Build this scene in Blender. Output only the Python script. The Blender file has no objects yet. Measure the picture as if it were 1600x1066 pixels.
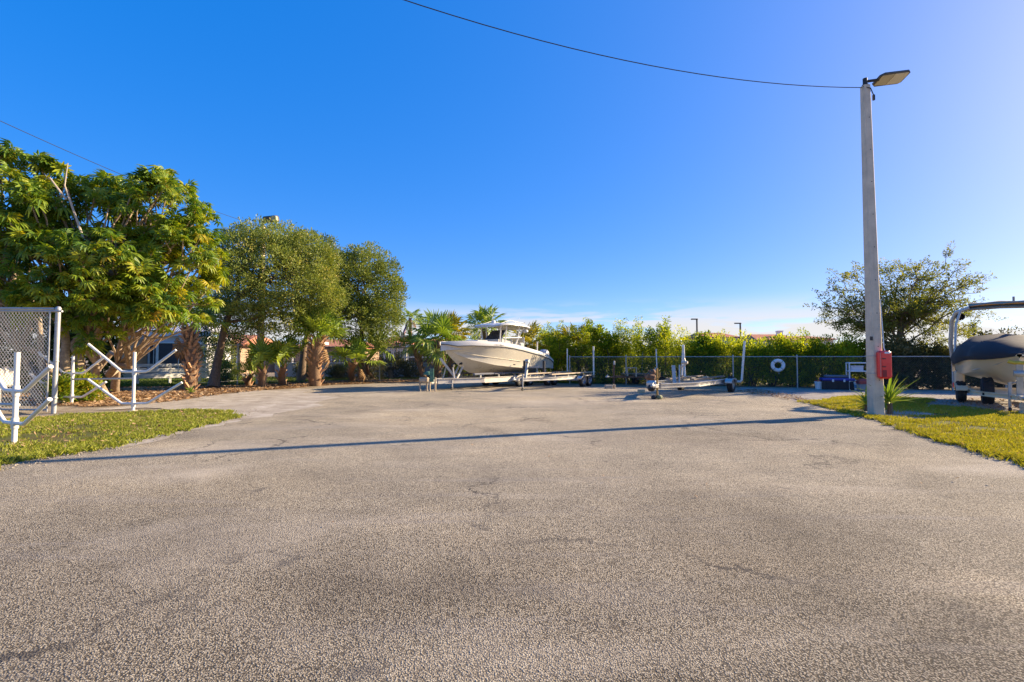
import bpy, bmesh, math, random
import numpy as np
from mathutils import Vector, Matrix
from mathutils.geometry import tessellate_polygon

random.seed(7)
rng = np.random.default_rng(11)
sc = bpy.context.scene
COL = sc.collection
PI = math.pi

# ------------------------------------------------------------------ camera
EYE = 1.45
FPX = 760.0                       # focal length in photo pixels (1600 wide)
PITCH = math.atan((560 - 533) / FPX)
cam = bpy.data.objects.new('camera', bpy.data.cameras.new('camera'))
COL.objects.link(cam)
cam.location = (0, 0, EYE)
cam.rotation_euler = (PI / 2 + PITCH, 0, 0)
cam.data.sensor_width = 36
cam.data.lens = 36 * FPX / 1600
cam.data.clip_start = 0.05
cam.data.clip_end = 5000
sc.camera = cam

# ------------------------------------------------------------------ sky and sun
SUN_EL = math.radians(22.0)
SUN_AZ = math.radians(70.4)       # clockwise from +Y
world = bpy.data.worlds.new('World')
sc.world = world
world.use_nodes = True
nt = world.node_tree
N = nt.nodes
bg = N['Background']
sky = N.new('ShaderNodeTexSky')
sky.sky_type = 'NISHITA'
sky.sun_disc = False
sky.sun_elevation = SUN_EL
sky.sun_rotation = SUN_AZ
sky.air_density = 0.6
sky.dust_density = 0.43
sky.ozone_density = 4.0
hs = N.new('ShaderNodeHueSaturation')
hs.inputs['Hue'].default_value = 0.522
hs.inputs['Saturation'].default_value = 2.4
hs.inputs['Value'].default_value = 2.65
gam = N.new('ShaderNodeGamma')
gam.inputs['Gamma'].default_value = 0.35
nt.links.new(sky.outputs[0], gam.inputs['Color'])
nt.links.new(gam.outputs[0], hs.inputs['Color'])
# low clouds all round the horizon
tc = N.new('ShaderNodeTexCoord')
sep = N.new('ShaderNodeSeparateXYZ')
nt.links.new(tc.outputs['Generated'], sep.inputs[0])
mp = N.new('ShaderNodeMapping')
mp.inputs['Scale'].default_value = (3.2, 3.2, 26.0)
mp.inputs['Location'].default_value = (1.3, 0.4, 0.0)
nt.links.new(tc.outputs['Generated'], mp.inputs['Vector'])
cn = N.new('ShaderNodeTexNoise')
cn.inputs['Scale'].default_value = 1.35
cn.inputs['Detail'].default_value = 7
cn.inputs['Roughness'].default_value = 0.55
cn.inputs['Distortion'].default_value = 0.35
nt.links.new(mp.outputs[0], cn.inputs['Vector'])
cr = N.new('ShaderNodeMapRange')
cr.interpolation_type = 'SMOOTHSTEP'
cr.inputs['From Min'].default_value = 0.41
cr.inputs['From Max'].default_value = 0.54
nt.links.new(cn.outputs['Fac'], cr.inputs['Value'])
el = N.new('ShaderNodeMapRange')
el.interpolation_type = 'SMOOTHSTEP'
el.inputs['From Min'].default_value = 0.125
el.inputs['From Max'].default_value = 0.055
nt.links.new(sep.outputs['Z'], el.inputs['Value'])
mu = N.new('ShaderNodeMath'); mu.operation = 'MULTIPLY'
nt.links.new(cr.outputs[0], mu.inputs[0]); nt.links.new(el.outputs[0], mu.inputs[1])
mu2 = N.new('ShaderNodeMath'); mu2.operation = 'MULTIPLY'; mu2.inputs[1].default_value = 0.9
nt.links.new(mu.outputs[0], mu2.inputs[0])
mx = N.new('ShaderNodeMix'); mx.data_type = 'RGBA'
mx.inputs['B'].default_value = (3.6, 3.45, 3.35, 1)
nt.links.new(mu2.outputs[0], mx.inputs['Factor'])
nt.links.new(hs.outputs[0], mx.inputs['A'])
nt.links.new(mx.outputs['Result'], bg.inputs['Color'])
bg.inputs['Strength'].default_value = 0.1

sun = bpy.data.objects.new('sun', bpy.data.lights.new('sun', 'SUN'))
COL.objects.link(sun)
sun.data.energy = 5.0
sun.data.angle = math.radians(0.55)
sun.data.color = (1.0, 0.80, 0.54)
sdir = Vector((math.cos(SUN_EL) * math.sin(SUN_AZ), math.cos(SUN_EL) * math.cos(SUN_AZ), math.sin(SUN_EL)))
sun.rotation_euler = sdir.to_track_quat('Z', 'Y').to_euler()
sun.location = sdir * 60

vs = sc.view_settings
vs.view_transform = 'Standard'
vs.look = 'None'
vs.gamma = 1
vs.use_curve_mapping = False
vs.exposure = 1.3
sc.cycles.use_denoising = True
sc.cycles.max_bounces = 6
sc.cycles.transparent_max_bounces = 8

# ------------------------------------------------------------------ helpers
CP, SP = math.cos(PITCH), math.sin(PITCH)
def ray(px, py):
    r = (px - 800) / FPX; u = (533 - py) / FPX
    return (r, CP - u * SP, SP + u * CP)
def G(px, py, z=0.0):
    d = ray(px, py); t = (z - EYE) / d[2]
    return Vector((d[0] * t, d[1] * t, z))
def at(px, py, Y):
    d = ray(px, py); t = Y / d[1]
    return Vector((d[0] * t, Y, EYE + d[2] * t))

def link(o, parent=None):
    COL.objects.link(o)
    if parent is not None: o.parent = parent
    return o
def tag(o, label=None, cat=None, group=None, kind=None):
    if label: o['label'] = label
    if cat: o['category'] = cat
    if group: o['group'] = group
    if kind: o['kind'] = kind
    return o
def thing(name, label, cat, loc=(0, 0, 0), rz=0.0, group=None, scale=1.0):
    o = bpy.data.objects.new(name, None)
    o.empty_display_size = 0.2
    COL.objects.link(o)
    o.location = loc; o.rotation_euler = (0, 0, rz); o.scale = (scale,) * 3
    return tag(o, label, cat, group)

def np_mesh(name, V, F, tint=None, smooth=False):
    """V (n,3), F (m,k) equal-sided faces"""
    me = bpy.data.meshes.new(name)
    V = np.ascontiguousarray(V, dtype=np.float32); F = np.ascontiguousarray(F, dtype=np.int32)
    m, k = F.shape
    me.vertices.add(len(V)); me.vertices.foreach_set('co', V.ravel())
    me.loops.add(m * k); me.loops.foreach_set('vertex_index', F.ravel())
    me.polygons.add(m)
    me.polygons.foreach_set('loop_start', np.arange(0, m * k, k, dtype=np.int32))
    me.polygons.foreach_set('loop_total', np.full(m, k, dtype=np.int32))
    me.polygons.foreach_set('use_smooth', np.full(m, smooth, dtype=bool))
    if tint is not None:
        a = me.attributes.new('tint', 'FLOAT', 'FACE')
        a.data.foreach_set('value', np.ascontiguousarray(tint, dtype=np.float32))
    me.update(calc_edges=True)
    return me
def mobj(name, me, mat, parent=None, loc=None, kind=None):
    if mat and not me.materials: me.materials.append(mat)
    o = bpy.data.objects.new(name, me)
    if loc is not None: o.location = loc
    if kind: o['kind'] = kind
    return link(o, parent)

class MB:
    def __init__(s): s.v = []; s.f = []
    def add(s, vs_, fs_):
        b = len(s.v); s.v += [tuple(p) for p in vs_]; s.f += [tuple(i + b for i in f) for f in fs_]; return s
    def box(s, c, d, R=None, bev=0.0):
        hx, hy, hz = d[0] / 2, d[1] / 2, d[2] / 2
        if bev > 0:
            b = min(bev, hx * .9, hy * .9, hz * .9)
            pts = []
            for sx in (-1, 1):
                for sy in (-1, 1):
                    for sz in (-1, 1):
                        pts += [(sx * hx, sy * (hy - b), sz * (hz - b)), (sx * (hx - b), sy * hy, sz * (hz - b)), (sx * (hx - b), sy * (hy - b), sz * hz)]
            bm = bmesh.new()
            for p in pts: bm.verts.new(p)
            bmesh.ops.convex_hull(bm, input=bm.verts)
            bmesh.ops.dissolve_limit(bm, angle_limit=0.02, verts=bm.verts, edges=bm.edges)
            bm.verts.index_update()
            vs_ = [v.co.copy() for v in bm.verts]; fs_ = [[v.index for v in f.verts] for f in bm.faces]
            bm.free()
        else:
            vs_ = [Vector((x, y, z)) for x in (-hx, hx) for y in (-hy, hy) for z in (-hz, hz)]
            fs_ = [(0, 1, 3, 2), (4, 6, 7, 5), (0, 4, 5, 1), (2, 3, 7, 6), (0, 2, 6, 4), (1, 5, 7, 3)]
        c = Vector(c)
        vs_ = [(R @ Vector(v) if R is not None else Vector(v)) + c for v in vs_]
        return s.add(vs_, fs_)
    def bar(s, a, b, w, h=None, bev=0.0):
        """square bar from a to b, w across, h high"""
        a, b = Vector(a), Vector(b); h = h or w; d = b - a
        q = d.to_track_quat('Y', 'Z').to_matrix()
        return s.box((a + b) / 2, (w, d.length, h), q, bev)
    def tube(s, pts, r, n=8, cap=True, square=False):
        pts = [Vector(p) for p in pts]; m = len(pts)
        rs = r if isinstance(r, (list, tuple, np.ndarray)) else [r] * m
        b = len(s.v); ref = None
        for i, p in enumerate(pts):
            t = (pts[min(i + 1, m - 1)] - pts[max(i - 1, 0)]).normalized()
            if ref is None:
                ref = Vector((0, 0, 1)) if abs(t.z) < .9 else Vector((1, 0, 0))
            x = t.cross(ref).normalized(); ref = x.cross(t).normalized(); y = ref
            for k in range(n):
                a = 2 * PI * k / n + (PI / 4 if square else 0)
                s.v.append(tuple(p + (x * math.cos(a) + y * math.sin(a)) * rs[i]))
        for i in range(m - 1):
            for k in range(n):
                k2 = (k + 1) % n
                s.f.append((b + i * n + k, b + i * n + k2, b + (i + 1) * n + k2, b + (i + 1) * n + k))
        if cap:
            s.f.append(tuple(b + k for k in range(n - 1, -1, -1)))
            s.f.append(tuple(b + (m - 1) * n + k for k in range(n)))
        return s
    def lathe(s, prof, n=24, M=None, close=False):
        """prof list of (r,z) round local z, M a 4x4"""
        b = len(s.v); m = len(prof)
        for (r, z) in prof:
            for k in range(n):
                a = 2 * PI * k / n
                p = Vector((r * math.cos(a), r * math.sin(a), z))
                s.v.append(tuple(M @ p if M is not None else p))
        rows = m if close else m - 1
        for i in range(rows):
            j = (i + 1) % m
            for k in range(n):
                k2 = (k + 1) % n
                s.f.append((b + i * n + k, b + i * n + k2, b + j * n + k2, b + j * n + k))
        return s
    def prism(s, pts2, z0, z1, M=None):
        n = len(pts2); b = len(s.v)
        for z in (z0, z1):
            for (x, y) in pts2:
                p = Vector((x, y, z)); s.v.append(tuple(M @ p if M is not None else p))
        s.f.append(tuple(b + i for i in range(n - 1, -1, -1))); s.f.append(tuple(b + n + i for i in range(n)))
        for i in range(n):
            j = (i + 1) % n
            s.f.append((b + i, b + j, b + n + j, b + n + i))
        return s
    def mesh(s, name, smooth=False, fix=True):
        me = bpy.data.meshes.new(name)
        me.from_pydata(s.v, [], s.f); me.update()
        if fix:
            bm = bmesh.new(); bm.from_mesh(me)
            bmesh.ops.recalc_face_normals(bm, faces=bm.faces)
            bm.to_mesh(me); bm.free()
        if smooth:
            me.polygons.foreach_set('use_smooth', [True] * len(me.polygons))
            try: me.set_sharp_from_angle(angle=math.radians(40))
            except Exception: pass
        return me
    def build(s, name, mat, parent=None, smooth=False, kind=None, loc=None):
        return mobj(name, s.mesh(name, smooth), mat, parent, loc, kind)

def copy_tree(o, parent=None):
    c = o.copy(); COL.objects.link(c)
    if parent is not None: c.parent = parent
    for ch in list(o.children): copy_tree(ch, c)
    return c

# ------------------------------------------------------------------ materials
def lin(c):
    """srgb 0-255 to linear"""
    return tuple(((x / 255) / 12.92 if x / 255 < .04045 else ((x / 255 + .055) / 1.055) ** 2.4) for x in c) + (1,)
class NT:
    def __init__(s, name):
        s.m = bpy.data.materials.new(name); s.m.use_nodes = True
        s.t = s.m.node_tree; s.n = s.t.nodes; s.p = s.n['Principled BSDF']; s.out = s.n['Material Output']
    def new(s, typ, **kw):
        n = s.n.new(typ)
        for k, v in kw.items():
            if hasattr(n, k) and not k[0].isupper(): setattr(n, k, v)
            else: n.inputs[k.replace('_', ' ')].default_value = v
        return n
    def l(s, a, b): s.t.links.new(a, b)
    def coord(s, kind='Object', scale=(1, 1, 1)):
        c = s.new('ShaderNodeTexCoord'); m = s.new('ShaderNodeMapping'); m.inputs['Scale'].default_value = scale
        s.l(c.outputs[kind], m.inputs['Vector']); return m.outputs[0]
    def wcoord(s, scale=(1, 1, 1)):
        c = s.new('ShaderNodeNewGeometry'); m = s.new('ShaderNodeMapping'); m.inputs['Scale'].default_value = scale
        s.l(c.outputs['Position'], m.inputs['Vector']); return m.outputs[0]
    def noise(s, vec, scale, detail=4, rough=.55, dist=0.0):
        n = s.new('ShaderNodeTexNoise', Scale=scale, Detail=detail, Roughness=rough, Distortion=dist); s.l(vec, n.inputs['Vector']); return n.outputs['Fac']
    def ramp(s, fac, stops, interp='LINEAR'):
        r = s.new('ShaderNodeValToRGB'); r.color_ramp.interpolation = interp
        while len(r.color_ramp.elements) < len(stops): r.color_ramp.elements.new(.5)
        for e, (p, c) in zip(r.color_ramp.elements, stops):
            e.position = p; e.color = c if not isinstance(c, (int, float)) else (c, c, c, 1)
        s.l(fac, r.inputs[0]); return r.outputs[0]
    def mix(s, fac, a, b, mode='MIX'):
        m = s.new('ShaderNodeMix'); m.data_type = 'RGBA'; m.blend_type = mode
        for sock, v in (('Factor', fac), ('A', a), ('B', b)):
            if hasattr(v, 'is_linked') or hasattr(v, 'links'): s.l(v, m.inputs[sock])
            elif sock == 'Factor': m.inputs[sock].default_value = v
            else: m.inputs[sock].default_value = v
        return m.outputs['Result']
    def math(s, op, a, b=None):
        m = s.new('ShaderNodeMath'); m.operation = op
        for i, v in enumerate((a, b)):
            if v is None: continue
            if isinstance(v, (int, float)): m.inputs[i].default_value = v
            else: s.l(v, m.inputs[i])
        return m.outputs[0]
    def bump(s, h, strength=.3, dist=.01):
        b = s.new('ShaderNodeBump'); b.inputs['Strength'].default_value = strength; b.inputs['Distance'].default_value = dist
        s.l(h, b.inputs['Height']); s.l(b.outputs[0], s.p.inputs['Normal'])

def plain(name, rgb, rough=.5, metal=0.0, var=.12, nscale=6.0, spec=.5, bump=0.0, dirt=None, coat=0.0):
    """painted / plastic / metal surface with uneven tone"""
    k = NT(name); c = k.coord()
    f = k.noise(c, nscale, 5, .6)
    a = tuple(x * (1 - var) for x in rgb[:3]) + (1,); b = tuple(min(1, x * (1 + var)) for x in rgb[:3]) + (1,)
    colr = k.ramp(f, [(.3, a), (.7, b)])
    if dirt:
        d = k.noise(c, nscale * .45, 8, .7, .4)
        colr = k.mix(k.ramp(d, [(.5, 0), (.72, dirt[3] if len(dirt) > 3 else .7)]), colr, tuple(dirt[:3]) + (1,))
    k.l(colr, k.p.inputs['Base Color'])
    r = k.math('MULTIPLY_ADD', f, .25); 
    k.n[-1].inputs[2].default_value = rough - .12
    k.l(r, k.p.inputs['Roughness'])
    k.p.inputs['Metallic'].default_value = metal
    k.p.inputs['Specular IOR Level'].default_value = spec
    k.p.inputs['Coat Weight'].default_value = coat
    if bump: k.bump(k.noise(c, nscale * 14, 4), bump, .004)
    return k.m
def leafmat(name, stops, transl=.35, rough=.45, tl=(1.25, 1.15, .55)):
    """stops: (pos, rgb) over the per-leaf tint"""
    k = NT(name)
    a = k.new('ShaderNodeAttribute'); a.attribute_name = 'tint'
    oi = k.new('ShaderNodeObjectInfo')
    fac = k.math('ADD', a.outputs['Fac'], k.math('MULTIPLY', k.math('SUBTRACT', oi.outputs['Random'], .5), .18))
    c = k.ramp(fac, [(p, tuple(q) + (1,)) for p, q in stops])
    k.l(c, k.p.inputs['Base Color']); k.p.inputs['Roughness'].default_value = rough
    k.p.inputs['Specular IOR Level'].default_value = .35
    t = k.new('ShaderNodeBsdfTranslucent')
    k.l(k.mix(1.0, c, tl + (1,), 'MULTIPLY'), t.inputs['Color'])
    ms = k.new('ShaderNodeMixShader'); ms.inputs[0].default_value = transl
    k.l(k.p.outputs[0], ms.inputs[1]); k.l(t.outputs[0], ms.inputs[2]); k.l(ms.outputs[0], k.out.inputs['Surface'])
    return k.m

def mat_asphalt():
    k = NT('worn_shell_asphalt'); c = k.wcoord()
    v = k.new('ShaderNodeTexVoronoi', Scale=108.0); v.feature = 'F1'; k.l(c, v.inputs['Vector'])
    v2 = k.new('ShaderNodeTexVoronoi', Scale=210.0); k.l(c, v2.inputs['Vector'])
    sepc = k.new('ShaderNodeSeparateColor'); k.l(v.outputs['Color'], sepc.inputs[0])
    stone = k.ramp(sepc.outputs[0], [(0, (.26, .215, .155, 1)), (.22, (.58, .50, .365, 1)), (.6, (.78, .68, .50, 1)), (.85, (.90, .80, .60, 1)), (1, (.97, .89, .69, 1))])
    gap = k.ramp(v.outputs['Distance'], [(.0, 1), (.40, .92), (.64, .10)])
    gap2 = k.ramp(v2.outputs['Distance'], [(.2, 1), (.7, .55)])
    agg = k.mix(gap, (.12, .10, .073, 1), stone)
    agg = k.mix(1.0, agg, gap2, 'MULTIPLY')
    # large pale dusty areas, dark oily ones
    big = k.noise(c, .16, 5, .6, .6)
    mid = k.noise(c, .9, 6, .65, .3)
    tone = k.ramp(k.math('ADD', k.math('MULTIPLY', big, .65), k.math('MULTIPLY', mid, .35)), [(.36, (.66, .65, .65, 1)), (.5, (1.0, .98, .95, 1)), (.64, (1.30, 1.25, 1.17, 1))])
    colr = k.mix(1.0, agg, tone, 'MULTIPLY')
    # near asphalt darkened: shadows between the stones painted in, plus some real wear
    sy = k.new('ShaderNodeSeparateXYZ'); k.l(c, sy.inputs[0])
    near_shade_wear = k.math('ADD', sy.outputs['Y'], k.math('MULTIPLY', k.math('SUBTRACT', k.noise(c, .5, 5, .6, .5), .5), 5.0))
    colr = k.mix(k.ramp(k.math('DIVIDE', near_shade_wear, 10.0), [(.10, .7), (.72, 0)]), colr, k.mix(1.0, colr, (.50, .475, .45, 1), 'MULTIPLY'))
    dust = k.ramp(k.noise(k.wcoord((.35, 1.0, 1)), .5, 7, .62, .8), [(.52, 0), (.74, .55)])
    colr = k.mix(dust, colr, (.52, .45, .35, 1))
    # streaks left by turning wheels
    st = k.ramp(k.noise(k.wcoord((.22, 2.4, 1)), 1.1, 4, .55, 1.2), [(.55, 0), (.8, .45)])
    colr = k.mix(st, colr, (.26, .235, .21, 1))
    wn_ = k.new('ShaderNodeTexNoise', Scale=.9, Detail=5.0, Roughness=.6); k.l(c, wn_.inputs['Vector'])
    wsb = k.new('ShaderNodeVectorMath'); wsb.operation = 'MULTIPLY_ADD'; k.l(wn_.outputs['Color'], wsb.inputs[0]); wsb.inputs[1].default_value = (1.6, 1.6, 0); wsb.inputs[2].default_value = (-.8, -.8, 0)
    wad = k.new('ShaderNodeVectorMath'); wad.operation = 'ADD'; k.l(c, wad.inputs[0]); k.l(wsb.outputs[0], wad.inputs[1]); wob = wad.outputs[0]
    # curved tyre tracks swept into the yard
    for (cx, cy, R, wd, amt) in ((-14.0, 3.0, 15.2, .16, .42), (-14.0, 3.0, 16.9, .16, .36), (20.0, -2.0, 17.0, .18, .40), (20.0, -2.0, 18.7, .18, .34), (4.0, 26.0, 15.0, .15, .30), (4.0, 26.0, 16.6, .15, .30)):
        vd = k.new('ShaderNodeVectorMath'); vd.operation = 'DISTANCE'; k.l(c, vd.inputs[0]); vd.inputs[1].default_value = (cx, cy, 0)
        off = k.math('ABSOLUTE', k.math('SUBTRACT', k.math('ADD', vd.outputs['Value'], k.math('MULTIPLY', k.math('SUBTRACT', mid, .5), .5)), R))
        tr = k.math('MULTIPLY', k.ramp(off, [(0, amt), (wd * .6, amt * .8), (wd * 1.6, 0)]), k.ramp(k.noise(c, .7, 5, .65), [(.42, 0), (.6, 1)]))
        colr = k.mix(tr, colr, k.mix(1.0, colr, (.58, .56, .55, 1), 'MULTIPLY'))
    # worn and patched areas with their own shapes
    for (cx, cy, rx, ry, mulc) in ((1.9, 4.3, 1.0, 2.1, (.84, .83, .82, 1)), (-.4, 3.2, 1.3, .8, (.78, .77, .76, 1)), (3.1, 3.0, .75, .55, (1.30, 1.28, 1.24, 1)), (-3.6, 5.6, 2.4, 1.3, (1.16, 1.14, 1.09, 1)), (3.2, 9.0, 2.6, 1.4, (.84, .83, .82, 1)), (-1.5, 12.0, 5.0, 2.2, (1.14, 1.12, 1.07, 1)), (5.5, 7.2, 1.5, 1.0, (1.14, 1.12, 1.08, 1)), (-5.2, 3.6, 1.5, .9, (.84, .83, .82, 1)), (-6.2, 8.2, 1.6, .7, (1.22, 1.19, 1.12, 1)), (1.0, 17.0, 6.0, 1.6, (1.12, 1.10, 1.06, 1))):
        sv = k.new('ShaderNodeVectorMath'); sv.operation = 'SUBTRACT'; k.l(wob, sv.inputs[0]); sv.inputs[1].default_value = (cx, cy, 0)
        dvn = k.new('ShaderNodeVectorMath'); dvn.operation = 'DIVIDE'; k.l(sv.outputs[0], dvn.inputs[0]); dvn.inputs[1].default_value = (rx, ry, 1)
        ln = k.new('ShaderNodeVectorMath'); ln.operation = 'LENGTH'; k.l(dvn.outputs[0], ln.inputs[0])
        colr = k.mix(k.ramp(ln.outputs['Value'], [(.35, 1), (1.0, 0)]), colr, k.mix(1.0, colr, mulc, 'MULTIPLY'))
    # small oil drips
    od = k.new('ShaderNodeTexVoronoi', Scale=.55); k.l(c, od.inputs['Vector'])
    odm = k.math('MULTIPLY', k.ramp(k.math('ADD', od.outputs['Distance'], k.math('MULTIPLY', k.math('SUBTRACT', k.noise(c, 9, 4), .5), .08)), [(.02, .75), (.10, 0)]), k.ramp(k.noise(c, .21, 2), [(.5, 0), (.56, 1)]))
    colr = k.mix(odm, colr, (.10, .088, .07, 1))
    # cracks
    wv = k.new('ShaderNodeVectorMath'); wv.operation = 'ADD'
    nz = k.new('ShaderNodeTexNoise', Scale=1.7, Detail=6.0, Roughness=.7); k.l(c, nz.inputs['Vector'])
    k.l(c, wv.inputs[0]); k.l(nz.outputs['Color'], wv.inputs[1])
    ce = k.new('ShaderNodeTexVoronoi', Scale=.42); ce.feature = 'DISTANCE_TO_EDGE'; k.l(wv.outputs[0], ce.inputs['Vector'])
    crack = k.ramp(ce.outputs['Distance'], [(0, 1), (.006, .9), (.013, 0)])
    zone = k.ramp(k.noise(c, .33, 3, .5), [(.5, 0), (.58, .8)])
    colr = k.mix(k.math('MULTIPLY', crack, zone), colr, (.05, .044, .04, 1))
    spot = k.new('ShaderNodeTexVoronoi', Scale=.8); k.l(wv.outputs[0], spot.inputs['Vector'])
    colr = k.mix(k.ramp(spot.outputs['Distance'], [(.03, .6), (.09, 0)]), colr, (.09, .08, .07, 1))
    k.l(colr, k.p.inputs['Base Color'])
    k.p.inputs['Roughness'].default_value = .9; k.p.inputs['Specular IOR Level'].default_value = .2
    h = k.math('SUBTRACT', 1.0, v.outputs['Distance'])
    h = k.math('ADD', h, k.math('MULTIPLY', k.noise(c, 18, 3), .6))
    k.bump(h, .75, .006)
    return k.m
def mat_ground(name, stops, scale, bump=.5, bscale=40):
    k = NT(name); c = k.wcoord()
    f = k.math('ADD', k.math('MULTIPLY', k.noise(c, scale, 8, .65, .5), .6), k.math('MULTIPLY', k.noise(c, bscale, 4, .7), .4))
    k.l(k.ramp(f, stops), k.p.inputs['Base Color']); k.p.inputs['Roughness'].default_value = .95
    k.p.inputs['Specular IOR Level'].default_value = .15
    k.bump(k.noise(c, bscale, 5, .7), bump, .02)
    return k.m
def mat_bark(name, a, b, scale=(9, 9, 2.2), strength=.7):
    k = NT(name); c = k.coord('Object', scale)
    f = k.noise(c, 2.2, 8, .7, .5)
    k.l(k.ramp(f, [(.3, tuple(a) + (1,)), (.68, tuple(b) + (1,))]), k.p.inputs['Base Color'])
    k.p.inputs['Roughness'].default_value = .9; k.bump(f, strength, .03)
    return k.m
def mat_concrete(name, rgb, streak=True):
    k = NT(name); c = k.coord()
    f = k.noise(c, 3.0, 8, .65); g = k.noise(k.coord('Object', (9, 9, .35)), 1.4, 5, .6)
    base = k.ramp(f, [(.3, tuple(x * .78 for x in rgb) + (1,)), (.7, tuple(x * 1.12 for x in rgb) + (1,))])
    if streak: base = k.mix(k.ramp(g, [(.52, 0), (.75, .4)]), base, tuple(x * .55 for x in rgb) + (1,))
    v = k.new('ShaderNodeTexVoronoi', Scale=22.0); k.l(c, v.inputs['Vector'])
    base = k.mix(k.ramp(v.outputs['Distance'], [(.05, .6), (.12, 0)]), base, tuple(x * .4 for x in rgb) + (1,))
    k.l(base, k.p.inputs['Base Color']); k.p.inputs['Roughness'].default_value = .9
    k.bump(k.noise(c, 60, 5, .7), .3, .004)
    return k.m
def mat_wood(name, a, b):
    k = NT(name); c = k.coord('Object', (1, 1, 1))
    f = k.noise(k.coord('Object', (14, 1.2, 14)), 2.0, 6, .6, .6)
    k.l(k.ramp(f, [(.3, tuple(a) + (1,)), (.7, tuple(b) + (1,))]), k.p.inputs['Base Color'])
    k.p.inputs['Roughness'].default_value = .85; k.bump(f, .3, .005); return k.m
def mat_rooftile(name, a, b):
    k = NT(name); c = k.coord()
    w = k.new('ShaderNodeTexWave', Scale=1.9, Distortion=.4); w.bands_direction = 'X'; k.l(c, w.inputs['Vector'])
    f = k.noise(c, 2.5, 6, .7)
    k.l(k.ramp(f, [(.3, tuple(a) + (1,)), (.7, tuple(b) + (1,))]), k.p.inputs['Base Color'])
    k.p.inputs['Roughness'].default_value = .85; k.bump(w.outputs['Fac'], .8, .06); return k.m
def mat_glass(name, rgb=(.03, .035, .045)):
    k = NT(name); c = k.coord()
    k.l(k.ramp(k.noise(c, 1.5, 3), [(.3, tuple(rgb) + (1,)), (.8, tuple(x * 1.8 for x in rgb) + (1,))]), k.p.inputs['Base Color'])
    k.p.inputs['Roughness'].default_value = .08; k.p.inputs['Specular IOR Level'].default_value = .7; return k.m

M = {}
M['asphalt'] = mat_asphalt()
M['dirt'] = mat_ground('sandy_dirt', [(.30, (.13, .10, .06, 1)), (.48, (.27, .215, .15, 1)), (.66, (.42, .36, .27, 1))], .8)
M['gravel'] = mat_ground('grey_gravel', [(.32, (.14, .125, .11, 1)), (.5, (.31, .28, .25, 1)), (.66, (.47, .43, .38, 1))], 2.0, .8, 55)
M['edge'] = mat_ground('crumbled_shell_edge', [(.30, (.20, .165, .12, 1)), (.5, (.40, .345, .27, 1)), (.66, (.58, .52, .43, 1))], 1.4, .7, 45)
M['thatch'] = mat_ground('grass_thatch', [(.30, (.10, .07, .03, 1)), (.45, (.13, .11, .035, 1)), (.6, (.10, .12, .03, 1)), (.72, (.24, .19, .10, 1))], 1.1, .6, 30)
M['mulch'] = mat_ground('bark_mulch_bed', [(.3, (.13, .08, .04, 1)), (.5, (.30, .20, .11, 1)), (.7, (.46, .34, .21, 1))], 3.0, .8, 26)
M['lawn'] = mat_ground('lawn_soil', [(.3, (.05, .07, .015, 1)), (.55, (.10, .13, .025, 1)), (.75, (.17, .17, .05, 1))], 1.0, .5, 25)
M['grass'] = leafmat('grass_blades', [(0, (0.245, 0.187, 0.072)), (.2, (0.187, 0.202, 0.029)), (.55, (0.245, 0.288, 0.026)), (.85, (0.346, 0.346, 0.036)), (1, (0.518, 0.432, 0.144))], .35, .6, (1.2, 1.15, .5))
M['grass_y'] = leafmat('sunburnt_grass_blades', [(0, (0.286, 0.208, 0.078)), (.2, (0.260, 0.234, 0.026)), (.55, (0.338, 0.325, 0.019)), (.85, (0.468, 0.416, 0.026)), (1, (0.585, 0.468, 0.156))], .35, .6, (1.2, 1.15, .5))
M['lawn_grass'] = leafmat('lawn_blades', [(0, (.05, .08, .01)), (.5, (.09, .14, .015)), (1, (.17, .20, .03))], .3, .6)
M['litter'] = leafmat('dry_leaf_litter', [(0, (.16, .085, .04)), (.4, (.34, .20, .095)), (.75, (.48, .32, .17)), (1, (.62, .48, .30))], .15, .8, (1, .9, .7))
M['umbrella'] = leafmat('umbrella_tree_leaves', [(0, (.05, .12, .016)), (.3, (.13, .23, .022)), (.6, (.26, .33, .024)), (.9, (.42, .41, .035)), (1, (.52, .33, .04))], .42, .42, (1.4, 1.2, .35))
M['oak'] = leafmat('oak_leaves', [(0, (0.081, 0.119, 0.029)), (.5, (0.216, 0.277, 0.053)), (.85, (0.389, 0.412, 0.086)), (1, (0.575, 0.478, 0.146))], .28, .5, (1.25, 1.15, .5))
M['dark_oak'] = leafmat('dark_evergreen_leaves', [(0, (0.022, 0.051, 0.016)), (.5, (0.064, 0.112, 0.027)), (1, (0.160, 0.208, 0.048))], .25, .5)
M['mangrove'] = leafmat('mangrove_leaves', [(0, (0.066, 0.121, 0.018)), (.45, (0.208, 0.290, 0.024)), (.8, (0.450, 0.487, 0.030)), (1, (0.620, 0.620, 0.068))], .6, .4, (1.35, 1.25, .35))
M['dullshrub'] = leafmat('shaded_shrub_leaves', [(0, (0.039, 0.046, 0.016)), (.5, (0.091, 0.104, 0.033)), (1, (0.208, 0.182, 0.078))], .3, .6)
M['airy'] = leafmat('airy_tree_leaves', [(0, (.07, .10, .025)), (.5, (.17, .20, .04)), (1, (.34, .32, .08))], .55, .5, (1.3, 1.2, .45))
M['palm'] = leafmat('palm_fronds', [(0, (0.078, 0.146, 0.024)), (.5, (0.196, 0.304, 0.040)), (.9, (0.390, 0.449, 0.063)), (1, (0.620, 0.620, 0.179))], .32, .45, (1.3, 1.2, .45))
M['palm_y'] = leafmat('yellow_palm_fronds', [(0, (.10, .13, .012)), (.5, (.26, .25, .015)), (1, (.50, .38, .03))], .35, .5, (1.3, 1.15, .3))
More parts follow.
